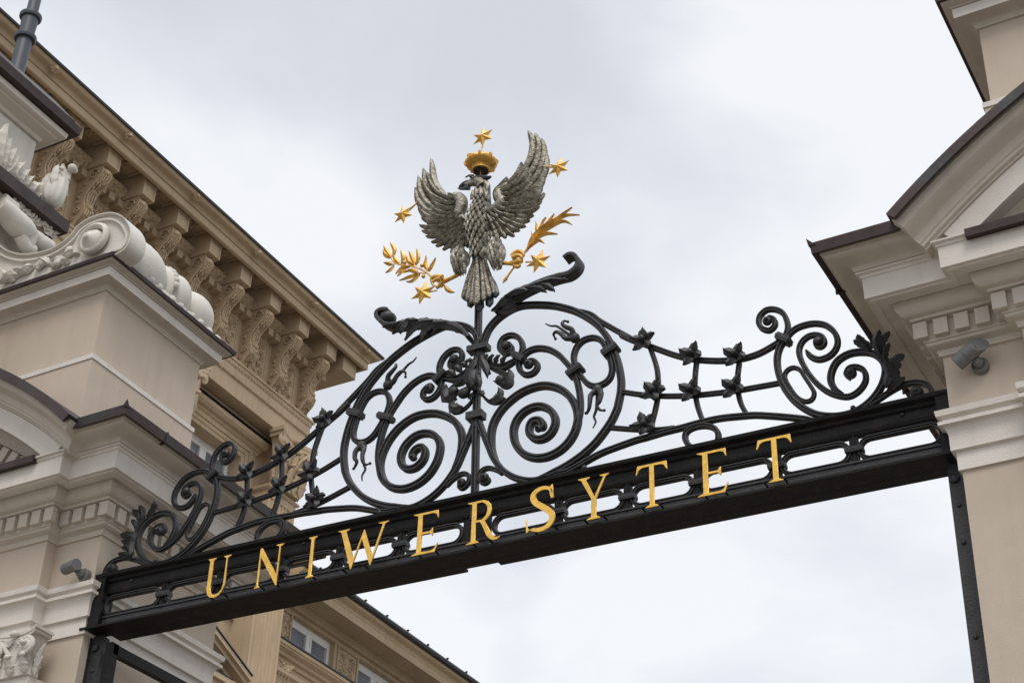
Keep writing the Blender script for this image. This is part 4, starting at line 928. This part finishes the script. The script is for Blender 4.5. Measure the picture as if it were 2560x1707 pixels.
m_ = MB(); m_.box((PX-.3, Y1+.14, 16.115), (PX+.495, Y1+.50, 16.495)); m_.box((PX-.3, Y1+.128, 16.34), (PX+.507, Y1+.512, 16.392)); m_.build('corner_modillion', M['sand'], PAL)
m_ = MB()
m_.box((PX-.3, Y1, 15.985), (PX-.02, Y1+.165, 16.095)); m_.box((PX+.0, Y1+.04, 15.985), (PX+.165, Y1+.165, 16.095)); m_.build('dentils', M['sand'], PAL)
def rosette(m_, c, ax, r, n=6):
    c = Vector(c); ax = Vector(ax); a1 = Vector((0, 1, 0)); a2 = ax.cross(a1)
    for i in range(n):
        a = 2*math.pi*i/n; d = a1*math.cos(a)+a2*math.sin(a); q = c+d*r*.55
        m_.ball(q, r*.34, r*.34, r*.34, 5)
    m_.ball(c+ax*r*.15, r*.32, n=6)
for a, b_ in zip(ys, ys[1:]):
    m_ = MB(); rosette(m_, (PX+.36, (a+.25+b_)/2, 16.49), (0, 0, -1), .115); m_.build('rosette', M['carved'], PAL, 60)
    # coffer frame
    m_ = MB(); yy0, yy1 = a+.285, b_-.035
    for q in (((PX+.22, yy0, 16.46), (PX+.52, yy0+.025, 16.499)), ((PX+.22, yy1-.025, 16.46), (PX+.52, yy1, 16.499))): m_.box(*q)
    m_.build('coffer_frame', M['sand'], PAL)
    # carved frieze panel between consoles
    m_ = MB(); p0, p1, q0, q1 = a+.315, b_-.065, 15.27, 15.93
    for q in (((PX-.02, p0, q0), (PX+.012, p0+.022, q1)), ((PX-.02, p1-.022, q0), (PX+.012, p1, q1)), ((PX-.02, p0+.0225, q0), (PX+.012, p1-.0225, q0+.022)), ((PX-.02, p0+.0225, q1-.022), (PX+.012, p1-.0225, q1))): m_.box(*q)
    m_.build('panel_frame', M['sand'], PAL)
    m_ = MB(); rnd = random.Random(int(a*100))
    for i in range(26):
        yy = rnd.uniform(p0+.06, p1-.06); zz = rnd.uniform(q0+.07, q1-.07); m_.ball((PX-.005, yy, zz), .028, rnd.uniform(.018, .04), rnd.uniform(.02, .05), 5)
    rosette(m_, (PX+.015, (p0+p1)/2, 15.72), (1, 0, 0), .07); rosette(m_, (PX+.015, (p0+p1)/2, 15.48), (1, 0, 0), .06)
    for s in (-1, 1):
        for zc in (15.83, 15.36, 15.60):
            P = []
            for i in range(14):
                a_ = i*.6; r = .05*(1-i/17); P.append((PX+.012, (p0+p1)/2+s*(.07+r*math.cos(a_)), zc+r*math.sin(a_)))
            m_.tube(P, .010, 5)
    m_.build('relief_panel', M['carved'], PAL, 60)
for i in range(7):
    y = 9.756+1.488*i
    if y > 18.7: break
    m_ = MB(); c = Vector((PX+.742, y, 16.553)); m_.ball(c, .055, .058, .062, 8); m_.ball(c+Vector((.04, 0, -.028)), .026, .028, .022, 6)
    for a in range(0, 360, 36): m_.ball(c+Vector((-.01, .062*math.cos(R_(a)), .062*math.sin(R_(a))+.005)), .024, .022, .022, 5)
    for s in (-1, 1): m_.ball(c+Vector((.045, .022*s, .018)), .009, n=5)
    m_.build('lion_mask', M['carved'], PAL, 60)
# recessed wall with windows and pilasters
WX = -14.68
bays = [(9.5, 12.2), (12.2, 14.9), (14.9, 17.6)]
m_ = MB()
for cyw in (13.93, 16.63):          # wall pieces round each opening
    m_.box((WX-.35, cyw-1.35, 14.13), (WX, cyw+1.35, 14.66)); m_.box((WX-.35, cyw-1.35, 11.6), (WX, cyw-.62, 14.13)); m_.box((WX-.35, cyw+.62, 11.6), (WX, cyw+1.35, 14.13)); m_.box((WX-.35, cyw-1.35, 0), (WX, cyw+1.35, 11.6))
m_.box((WX-.35, Y0, 0), (WX, 12.58, 14.66)); m_.box((WX-.35, 17.98, 0), (WX, Y1-.01, 14.66)); m_.box((WX-3.6, Y1-.36, 0), (WX-.35, Y1-.01, 14.66))
m_.build('wall', M['sand'], PAL)
m_ = MB(); m_.box((WX-.3, Y0, 14.664), (PX-.0, Y1-.002, 16.3)); m_.box((WX-3.3, Y1-.9, 14.664), (WX-.3, Y1-.002, 16.3)); m_.build('frieze_wall', M['sand'], PAL)
def steps(m_, x, y0, y1, z0, z1, lay):
    for off, dd, wd in lay:     # frame layers: outer offset, thickness, width
        for q in (((x, y0-off, z0), (x+dd, y0-off+wd, z1+off)), ((x, y1+off-wd, z0), (x+dd, y1+off, z1+off)), ((x, y0-off+wd, z1+off-wd), (x+dd, y1+off-wd, z1+off))): m_.box(*q)
def window(cyw, z0, z1, hw, x, par=PAL, sky=True):
    m_ = MB(); X0 = x-.26
    for q in (((X0, cyw-hw, z1-.09), (X0+.06, cyw+hw, z1)), ((X0, cyw-hw, z0), (X0+.06, cyw-hw+.05, z1-.09)), ((X0, cyw+hw-.05, z0), (X0+.06, cyw+hw, z1-.09)), ((X0, cyw-.035, z0), (X0+.068, cyw+.035, z1-.09))): m_.box(*q)
    fr = m_.build('window', M['wframe'], par)
    for s in (-1, 1):
        m_ = MB(); a = cyw+s*.035; b_ = cyw+s*(hw-.05); a, b_ = min(a, b_), max(a, b_)
        for q in (((X0+.012, a, z1-.13), (X0+.075, b_, z1-.0905)), ((X0+.012, a, z0), (X0+.075, a+.038, z1-.13)), ((X0+.012, b_-.038, z0), (X0+.075, b_, z1-.13))): m_.box(*q)
        m_.build('sash', M['wframe'], fr)
        m_ = MB(); m_.box((X0+.02, a+.038, z0), (X0+.03, b_-.038, z1-.13)); m_.build('pane', M['glass'], fr)
    m_ = MB(); m_.box((X0-.06, cyw-hw, z0), (X0-.04, cyw+hw, z1)); m_.build('backing', M['roof'], fr)
    return fr
for cyw in (13.93, 16.63):
    window(cyw, 11.6, 14.13, .62, WX)
    m_ = MB(); steps(m_, WX, cyw-.62, cyw+.62, 11.6, 14.13, ((.31, .04, .10), (.21, .065, .07), (.14, .045, .07), (.07, .03, .07))); m_.build('window_surround', M['sand'], PAL)
    m_ = MB()
    hd_ = [(cyw-.93, 0), (cyw+.93, 0)]
    pr = [(0, 14.30), (.055, 14.30), (.06, 14.335), (.10, 14.36), (.10, 14.385), (.16, 14.40), (.20, 14.44), (.21, 14.50), (0, 14.53)]
    rs = []
    for yy, sgn in ((cyw-.93, -1), (cyw+.93, 1)): rs.append([(WX+o, yy+sgn*o*.6, z) for o, z in pr])
    m_.rings(rs); m_.build('window_hood', M['sand'], PAL)
    m_ = MB(); m_.box((WX-.02, cyw-1.14, 14.532), (WX+.225, cyw+1.14, 14.545)); m_.build('hood_flashing', M['roof'], PAL)
    m_ = MB(); m_.box((WX-.02, cyw-1.14, 14.5455), (WX+.15, cyw+1.14, 14.645)); m_.build('hood_backing', M['sand'], PAL)
def pilaster(y0, y1, zt, fl=True):
    m_ = MB(); m_.box((WX, y0+.02, 0), (PX-.02, y1-.02, zt+.1)); m_.box((PX-.0205, y0+.02, 0), (PX-.002, y0+.075, zt)); m_.box((PX-.0205, y1-.075, 0), (PX-.002, y1-.02, zt))
    n = 7; w_ = (y1-y0-.15)/n; rs = []
    P = []
    for i in range(n):
        a = y0+.075+i*w_
        for j in range(7):
            t = j/6; P.append((PX-.002-.055*math.sin(math.pi*t), a+w_*(.09+.82*t)))
    P = [(PX-.075, y0+.0755)]+P+[(PX-.075, y1-.0755)]
    m_.rings([[(x, yv, 0) for x, yv in P], [(x, yv, zt-.12) for x, yv in P]]); m_.box((PX-.0205, y0+.0755, zt-.115), (PX-.001, y1-.0755, zt))
    o = m_.build('pilaster', M['sand'], PAL)
    m_ = MB(); 
    sweep_plan(m_, [(WX, y0+.02), (PX-.02, y0+.02), (PX-.02, y1-.02), (WX, y1-.02)], [(.0, zt), (.02, zt+.005), (.05, zt+.03), (.055, zt+.055), (.03, zt+.08), (.0, zt+.085)])
    m_.build('astragal', M['sand'], o)
    fn = lambda s, v, z: (PX-.05+v, (y0+y1)/2+s, zt+.085+z)
    capital(o, fn, (y1-y0)/2-.04, 14.65-zt-.085, M['sand'], .155)
for y0_, y1_ in ((17.45+.10, Y1), (14.85, 15.58), (12.15, 12.88)): pilaster(y0_, y1_, 13.66)
# window pediment below
m_ = MB()
ape = (16.20, 11.21); en = (17.56, 10.66); st = (14.84, 10.66)
for a, b_ in ((st, ape), (ape, en)):
    for x1, t0, t1 in ((WX+.50, 0, -.07), (WX+.44, -.07, -.13), (WX+.30, -.13, -.19)):
        m_.hull([(WX, a[0], a[1]+t1), (x1, a[0], a[1]+t1), (x1, b_[0], b_[1]+t1), (WX, b_[0], b_[1]+t1), (WX, a[0], a[1]+t0), (x1, a[0], a[1]+t0), (x1, b_[0], b_[1]+t0), (WX, b_[0], b_[1]+t0)])
m_.box((WX, 14.95, 10.42), (WX+.43, 17.45, 10.50)); m_.box((WX, 15.05, 10.30), (WX+.36, 17.36, 10.42)); m_.box((WX, 15.1, 10.2), (WX+.28, 17.30, 10.30))
m_.build('window_pediment', M['sand'], PAL)
m_ = MB()
for a, b_ in ((st, ape), (ape, en)): m_.hull([(WX, a[0], a[1]+.004), (WX+.52, a[0], a[1]+.004), (WX+.52, b_[0], b_[1]+.004), (WX, b_[0], b_[1]+.004), (WX, a[0], a[1]+.022), (WX+.52, a[0], a[1]+.022), (WX+.52, b_[0], b_[1]+.022), (WX, b_[0], b_[1]+.022)])
m_.box((WX, 15.15, 10.503), (WX+.44, 17.25, 10.515)); m_.build('pediment_flashing', M['roof'], PAL)

# lower wing
WG = thing('palace_wing', 'lower ochre wing with long eaves and small windows running on behind the fluted pilaster', 'building', (-15.5, 24, 0))
wp = [(WX, Y1+.02), (WX, 40), (WX-6, 40)]
def ww(name, mt, prof, back=-.05): 
    m_ = MB(); sweep_plan(m_, wp, prof, back=back); return m_.build(name, mt, WG, 30)
ww('cornice', M['sand'], [(.03, 12.34), (.06, 12.345), (.085, 12.38), (.13, 12.40), (.13, 12.43), (.50, 12.432), (.50, 12.405), (.515, 12.405), (.52, 12.52), (.53, 12.53)] + arcp(.535, 12.54, .635, 12.635, 6) + [(.64, 12.64), (.64, 12.66)], back=0)
ww('gutter', M['roof'], [(.55, 12.662), (.66, 12.64), (.70, 12.655), (.715, 12.69), (.70, 12.725), (.60, 12.735), (-.5, 13.05), (-2, 13.6)], back=-2.2)
m_ = MB(); y = 18.6
while y < 36: m_.box((WX+.60, y, 12.72), (WX+.705, y+.014, 12.745)); m_.box((WX+.68, y-.008, 12.735), (WX+.715, y+.024, 12.755)); y += .62
m_.build('gutter_hooks', M['roof'], WG)
wins = [19.55+1.82*i for i in range(9)]
m_ = MB(); m_.box((WX-.3, Y1+.02, 12.28), (WX, 38, 12.42)); m_.box((WX-.3, Y1+.02, 0), (WX, 38, 11.6)); prev = Y1+.02
for c in wins: m_.box((WX-.3, prev, 11.6), (WX, c-.57, 12.28)); prev = c+.57
m_.box((WX-.3, prev, 11.6), (WX, 38, 12.28)); m_.build('wall', M['sand'], WG)
for i, c in enumerate(wins):
    window(c, 11.6, 12.28, .57, WX+.1, WG)
    d = c-.57-.34 if i == 0 else c-.91
    m_ = MB(); a, b_ = (18.62, 18.93) if i == 0 else (c-1.25+.06, c-.57-.06)
    for q in (((WX, a, 11.72), (WX+.03, a+.02, 12.26)), ((WX, b_-.02, 11.72), (WX+.03, b_, 12.26)), ((WX, a+.0205, 12.24), (WX+.03, b_-.0205, 12.26)), ((WX, a+.0205, 11.72), (WX+.03, b_-.0205, 11.74))): m_.box(*q)
    m_.build('panel_frame', M['sand'], WG)
    m_ = MB(); rnd = random.Random(i+3); cc_ = (a+b_)/2
    m_.box((WX, a+.03, 11.75), (WX+.012, b_-.03, 12.22))
    for s in (-1, 1):
        for zc, k_ in ((12.12, .06), (12.0, .085), (11.86, .07)):
            P = []
            for j in range(16):
                a_ = j*.6; r = k_*(1-j/19); P.append((WX+.02, cc_+s*(.10+r*math.cos(a_)), zc+r*math.sin(a_)))
            m_.tube(P, .011, 5)
    for j in range(22): m_.ball((WX+.012, rnd.uniform(a+.05, b_-.05), rnd.uniform(11.78, 12.18)), .02, rnd.uniform(.012, .03), rnd.uniform(.015, .035), 4)
    m_.build('relief_panel', M['carved'], WG, 60)
ww('string_course', M['sand'], [(.0, 11.30), (.04, 11.31), (.05, 11.40), (.09, 11.405), (.10, 11.46), (.15, 11.47)] + arcp(.16, 11.48, .25, 11.57, 5) + [(.27, 11.575), (.275, 11.62), (.0, 11.64)])
ww('string_flashing', M['roof'], [(.1, 11.645), (.28, 11.625), (.29, 11.63), (.29, 11.65), (.1, 11.67)])
ww('lower_moulding', M['sand'], [(.0, 10.9), (.10, 10.91), (.12, 10.98), (.18, 11.0), (.20, 11.12), (.25, 11.15), (.26, 11.2), (0, 11.22)])
fn = lambda s, v, z: (WX+v, 18.62+s, 10.98+z)
capital(WG, fn, .14, .36, M['sand'], .14, 'bracket_capital')

# ------------------------------------------------------------------ raised pylon of the left pier
PY = thing('stone_pylon', 'white upper block with two copper-edged cornices and carved relief, cut by the left photo edge', 'attic block', (-9.2, 6.6, 0))
qx = -8.25; qp = [(-10.5, 5.75), (qx, 5.75), (qx, 6.93), (-10.5, 6.93)]
def py(name, mt, prof, back=-.05, poly=None):
    m_ = MB(); P = poly or qp
    P = list(reversed(P)); P = [(p[0], p[1]) for p in P]
    m2 = MB(); pr = prof; sweep_plan(m_, P[::-1], [(o, z) for o, z in pr], back=back); return m_.build(name, mt, PY, 30)
# travelling +x along the front, +y along the side keeps the outside on the right
py('wall', M['plaster'], [(0, 0.0), (0, 9.12)])
py('lower_cornice', M['trim'], [(0, 9.10), (.03, 9.105), (.05, 9.13), (.11, 9.16), (.12, 9.185), (.0, 9.19)])
py('lower_flashing', M['copper'], [(.12, 9.19), (.20, 9.188), (.215, 9.195), (.215, 9.30), (.20, 9.31), (.0, 9.33)])
py('upper_wall', M['plaster'], [(-.06, 9.3), (-.06, 10.02)])
py('upper_cornice', M['trim'], [(-.06, 9.98), (-.03, 9.99), (-.02, 10.02), (.05, 10.05), (.055, 10.09), (.0, 10.1)] )
py('upper_fascia', M['white'], [(.0, 10.07), (.10, 10.075), (.105, 10.12), (.0, 10.13)])
py('upper_flashing', M['copper'], [(.06, 10.128), (.15, 10.125), (.165, 10.13), (.17, 10.20), (.12, 10.21), (.125, 10.26), (.0, 10.42), (-.5, 10.5)], back=-.9)
# relief ornament on the pylon and volute on the pier
def V3(p): return Vector(p)
sc = thing('trophy_relief', 'white plaster trophy of leaves and scrolls standing on the lower copper ledge of the pylon', 'sculpture', (-8.1, 6.6, 9.32))
m_ = MB(); fr_ = lambda u, b_, z: (qx-.0-b_, u, z)
def onx(px_, py_, X):
    r = AX*((px_-1280)/F) - AU*((py_-853.5)/F) + AF; t = (X-CAM.x)/r.x; p = CAM+r*t; return (p.y, p.z)
def rr(*P, X=-8.1, oy=400): return [onx(x/3.357, oy+y/3.357, X) for x, y in P]
for P, wv in ((((-40,30),(-30,-120),(-20,-300)),.06), (((20,60),(30,-100),(64,-305)),.055), (((50,90),(60,-20),(90,-180)),.045), (((90,110),(95,10),(134,-98)),.042), (((70,110),(120,40),(150,-30)),.036), (((140,160),(150,90),(208,18)),.042), (((190,195),(210,130),(250,80)),.036), (((240,240),(245,180),(285,135)),.036), (((290,280),(300,230),(350,188)),.036), (((330,320),(360,270),(400,235)),.032), (((380,350),(390,260),(420,110)),.032)):
    blade(m_, rr(*P), wv*1.5, -.10, -.135, th=.035, kind='leaf', serr=4, sd_=.25, fn=fr_, ns=8, nt=24)
m_.build('acanthus_leaves', M['plaster'], sc, 60)
m_ = MB()
for x, y, r in ((540,95,.038),(560,115,.026),(450,100,.022)):
    yy, zz = rr((x, y))[0]; m_.ball((-8.02, yy, zz), r*.9, r, r*.85, 8)
yy, zz = rr((500,255))[0]
rs = []
for k in range(15):
    th = math.pi*(k+.5)/15; g_ = math.sin(th)**.75*(1-.30*math.cos(th)); rs.append([Vector((-8.08+.075*g_*(1+.045*math.cos(9*ph))*math.cos(ph), yy-.06+.02*math.cos(th)+.095*g_*(1+.045*math.cos(9*ph))*math.sin(ph), zz-.03+.185*math.cos(th))) for ph in [2*math.pi*q/66 for q in range(66)]])
m_.rings(rs)
m_.tube([(-8.08, yy+.0, zz+.10), (-8.07, yy+.015, zz+.17), (-8.06, rr((540,95))[0][0], rr((540,95))[0][1])], [.05, .026, .03], 10)
for P in (((440,60),(415,180),(450,320)), ((480,50),(500,180),(500,330)), ((430,110),(400,200),(410,280))): blade(m_, rr(*P), .045, -.20, -.215, th=.02, kind='leaf', serr=4, sd_=.25, fn=fr_)
m_.build('gadroons', M['plaster'], sc, 60)
s2 = thing('figure_relief', 'white plaster relief of rounded limbs and flowers between the copper ledge and the scroll', 'sculpture', (-8.1, 6.5, 8.3))
m_ = MB(); F2 = lambda x, y: rr((x, y), X=-8.12)[0]
for P in (((-30,380,.07),(40,450,.085),(110,530,.095),(180,590,.090),(230,650,.065),(210,740,.045)), ((240,620,.04),(290,660,.055),(330,710,.07),(400,745,.06)), ((0,330,.05),(60,390,.055),(110,410,.045)), ((150,640,.05),(200,740,.05),(260,765,.045))):
    q = cr_spline([(*F2(p[0], p[1]), p[2]) for p in P], False, 4); m_.tube([(-8.10, p.x, p.y) for p in q], [p.z for p in q], 12)
m_.build('limbs', M['plaster'], s2, True)
m_ = MB(); rnd = random.Random(5)
for x, y in ((150,400),(190,430),(230,470),(270,500),(300,520),(340,560),(380,590),(420,620),(450,660),(480,700),(320,480),(360,520),(120,380),(210,740),(250,760),(400,560),(440,590)):
    yy, zz = F2(x, y)
    if rnd.random() < .25: continue
    a0_ = rnd.uniform(0, 1.2)
    for k in range(5):
        a_ = a0_+k*1.2566; r_ = rnd.uniform(.045, .062)
        blade(m_, [(yy+.008*math.cos(a_), zz+.008*math.sin(a_)), (yy+r_*.6*math.cos(a_), zz+r_*.6*math.sin(a_)), (yy+r_*math.cos(a_), zz+r_*math.sin(a_))], .022, -.13, -.165, th=.012, kind='feather', nt=6, ns=4, fn=fr_)
    m_.ball((-8.10, yy, zz), .014, n=6)
m_.build('flowers', M['plaster'], s2, True)
# volute
vo = thing('scroll_volute', 'white stucco scroll with spiral eye and ribbed bolster on the left pier', 'volute', (-7.4, 7.2, 8.3))
VY = 6.66
def ony(px_, py_, Y):
    r = AX*((px_-1280)/F) - AU*((py_-853.5)/F) + AF; t = (Y-CAM.y)/r.y; p = CAM+r*t; return (p.x, p.z)
def vv(*P, Y=VY): return [ony(x/3.357, 400+y/3.357, Y) for x, y in P]
edge = vv((-120,560),(-60,660),(0,735),(90,790),(200,815),(320,805),(440,775),(540,720),(620,650),(680,575),(760,520),(860,482),(960,470),(1040,500),(1095,570),(1110,650),(1080,740),(1000,800),(880,830))
ec = cr_spline([(a, b_, 0) for a, b_ in edge], False, 5)
m_ = MB(); zb = 8.30
fc = [(p.x, p.y) for p in ec]; base = [(fc[-1][0], zb), (fc[0][0], zb)]
P = fc+base
m_.rings([[(x, VY, z) for x, z in P], [(x, VY+.12, z) for x, z in P]]); slab = m_.build('scroll_slab', M['plaster'], vo)
m_ = MB()
n = len(ec); rs = []
for i, p in enumerate(ec):
    t = (ec[min(i+1, n-1)]-ec[max(0, i-1)]).normalized(); nn = Vector((t.y, -t.x, 0))   # inward
    k_ = [(-.012, -.03), (-.012, .13), (.018, .13), (.018, -.0), (.026, -.004), (.030, -.022), (.044, -.022), (.048, -.0), (.048, .01), (-.0, .01), (-.004, -.03)]
    rs.append([(p.x+nn.x*a, VY+b_, p.y+nn.y*a) for a, b_ in k_])
m_.rings(rs); m_.build('rim', M['plaster'], vo, 50)
cxx, czz = vv((805,705))[0]
m_ = MB(); P = []
for i in range(46):
    a = R_(200)-i*.21; r = .165*(1-i/60); P.append((cxx+r*math.cos(a)*.95, VY-.015-.0012*i, czz+r*math.sin(a)*.95))
rsx = []
m_.tube(P, [.025*(1-i/110) for i in range(46)], 8, flat=1.3); m_.lathe((cxx, VY-.0, czz), ((.09,0),(.085,.05),(.06,.075),(.025,.10),(.02,.115),(.0,.12)), axis=(0,-1,0), n=18)
m_.build('spiral', M['plaster'], vo, 50)
m_ = MB(); prof = []
def lobe(h0, h1, r0, r1, n=8): return [(r0+(r1-r0)*math.sin(math.pi*i/n)**.7, h0+(h1-h0)*i/n) for i in range(n+1)]
R0_ = .19; prof = [(R0_, -.08)]+lobe(-.06, .40, .175, .235)+lobe(.41, .50, .165, .20, 5)+lobe(.51, .74, .15, .215)+lobe(.74, 1.08, .135, .20)+[(.05, 1.12), (0.01, 1.12)]
m_.lathe((cxx+.01, VY+.2, czz-.015), [(r, h*.86) for r, h in prof], axis=(0,1,0), n=30); m_.build('bolster', M['plaster'], vo, 60)
m_ = MB()
for i in range(26):
    a = i/25; m_.ball((-7.03+.02*math.sin(i*2.1), VY+.34+.80*a, 8.36-.02*a+.015*math.sin(i*1.7)), .036+.010*math.sin(i*2.3), n=6)
m_.build('garland', M['plaster'], vo, True); m_ = MB()
for i in range(14):
    a = i/13*math.pi; m_.ball((cxx+.01+.19*math.cos(a), VY+.62, czz-.015+.19*math.sin(a)), .028, n=6)
m_.build('flower_band', M['plaster'], vo, True)
m_ = MB(); fv = lambda u, b_, z: (u, VY+b_, z)
for P, wv in ((((600,850),(560,870),(540,900)),.03), (((640,770),(600,800),(560,830)),.03), (((480,870),(460,900),(440,920)),.035), (((520,820),(500,860),(470,880)),.03), (((400,830),(360,880),(340,940)),.045), (((420,880),(390,860),(350,850)),.04), (((300,900),(240,930),(180,980)),.045), (((250,960),(200,940),(140,950)),.03), (((180,980),(110,1000),(20,1060)),.03), (((120,950),(90,980),(60,990)),.02), (((80,1000),(60,960),(40,930)),.018), (((140,1000),(120,1020),(90,1040)),.02)):
    blade(m_, vv(*P), wv, -.01, -.03, th=.025, kind='leaf', serr=3, sd_=.2, fn=fv)
for x, y in ((370,880),(500,880),(590,800),(250,920),(600,775),(345,900)):
    u, z = vv((x, y))[0]; m_.ball((u, VY-.02, z), .035, .03, .035, 7)
m_.build('flower_sprig', M['plaster'], vo, 60)

# flagpole on the pylon
fp = onx(40, 185, -8.5); FP = thing('flagpole', 'grey painted pole with ring collars rising behind the copper roof edge, top left', 'pole', (-8.5, fp[0], 10.3))
m_ = MB(); m_.lathe((-8.5, fp[0], 9.9), ((.062, 0), (.060, 1.33), (.048, 1.34), (.045, 4)), n=24); m_.build('shaft', M['polegrey'], FP, 40)
zc = onx(60, 55, -8.5)[1]
for dz in (-.13, .10):
    m_ = MB(); m_.lathe((-8.5, fp[0], zc+dz-.03), ((.05,0),(.082,.0),(.09,.015),(.09,.035),(.075,.05),(.05,.055)), n=24); m_.build('collar', M['polegrey'], FP, 40)
m_ = MB(); m_.lathe((-8.5, fp[0], zc-.12), ((.06,0),(.062,.05),(.068,.2),(.05,.22)), n=24); m_.build('collar', M['polegrey'], FP, 40)

# ------------------------------------------------------------------ floodlights on the piers
def floodlight(base, d, nrm, label, cut, off=(0, 0, 0), sc_=1.0):
    t = thing('floodlight', label, 'floodlight', base, 'small grey floodlights on the gate piers')
    B = Vector(base); d = Vector(d).normalized(); nrm = Vector(nrm)
    m_ = MB(); m_.lathe(B, ((.040,-.02),(.040,.03),(.034,.036),(.012,.038)), axis=nrm, n=20); m_.build('mount', M['lampgrey'], t, 40)
    el = B+nrm*.055
    m_ = MB(); m_.tube([B+nrm*.02, el, el+d*.02], .020, 10); m_.ball(el, .026, n=8); m_.tube([el, el+nrm*.035-d*.01*sc_+Vector(off)], .014, 8); m_.build('knuckle', M['lampgrey'], t, 40)
    a = el+nrm*.035-d*.075*sc_+Vector(off); q = Vector((0, 0, 1)).rotation_difference(d)
    m_ = MB(); rs = []
    for h, r in ((h_*sc_, r_*sc_) for h_, r_ in ((0,.034),(.004,.043),(.055,.043),(.056,.041),(.060,.041),(.061,.043),(.15,.043))):
        ring = []
        for i in range(24):
            v = Vector((r*math.cos(2*math.pi*i/24), r*math.sin(2*math.pi*i/24), 0)); hh = h
            if h > .1: hh = h + cut*v.y/.043*.04
            ring.append(a+q @ (v+Vector((0, 0, hh))))
        rs.append(ring)
    m_.rings(rs, caps=False)
    rs2 = [[a+(p-a)*.94+d*.002 for p in rs[-1]], [a+q @ Vector((.036*sc_*math.cos(2*math.pi*i/24), .036*sc_*math.sin(2*math.pi*i/24), .125*sc_)) for i in range(24)]]
    m_.rings([rs[-1], rs2[0], rs2[1]]); m_.rings([rs[0], [a]*24]); m_.build('barrel', M['lampgrey'], t, 40)
    m_ = MB(); m_.lathe(a+d*.124*sc_, ((.0365*sc_,0),(.0365*sc_,.004)), axis=d, n=20); m_.build('lens', M['lens'], t)
floodlight((-1.445, YR-.018, 5.985), (.95, -.15, .50), (0, -1, 0), 'grey floodlight with slanted hood under the dentils of the right pier', 1, (-.035, 0, .035), .93)
floodlight((-6.775, YL-.02, 5.935), (.97, -.24, -.04), (0, -1, 0), 'grey round floodlight pointing sideways from the left pier wall', 0, (-.040, -.01, .028), .82)
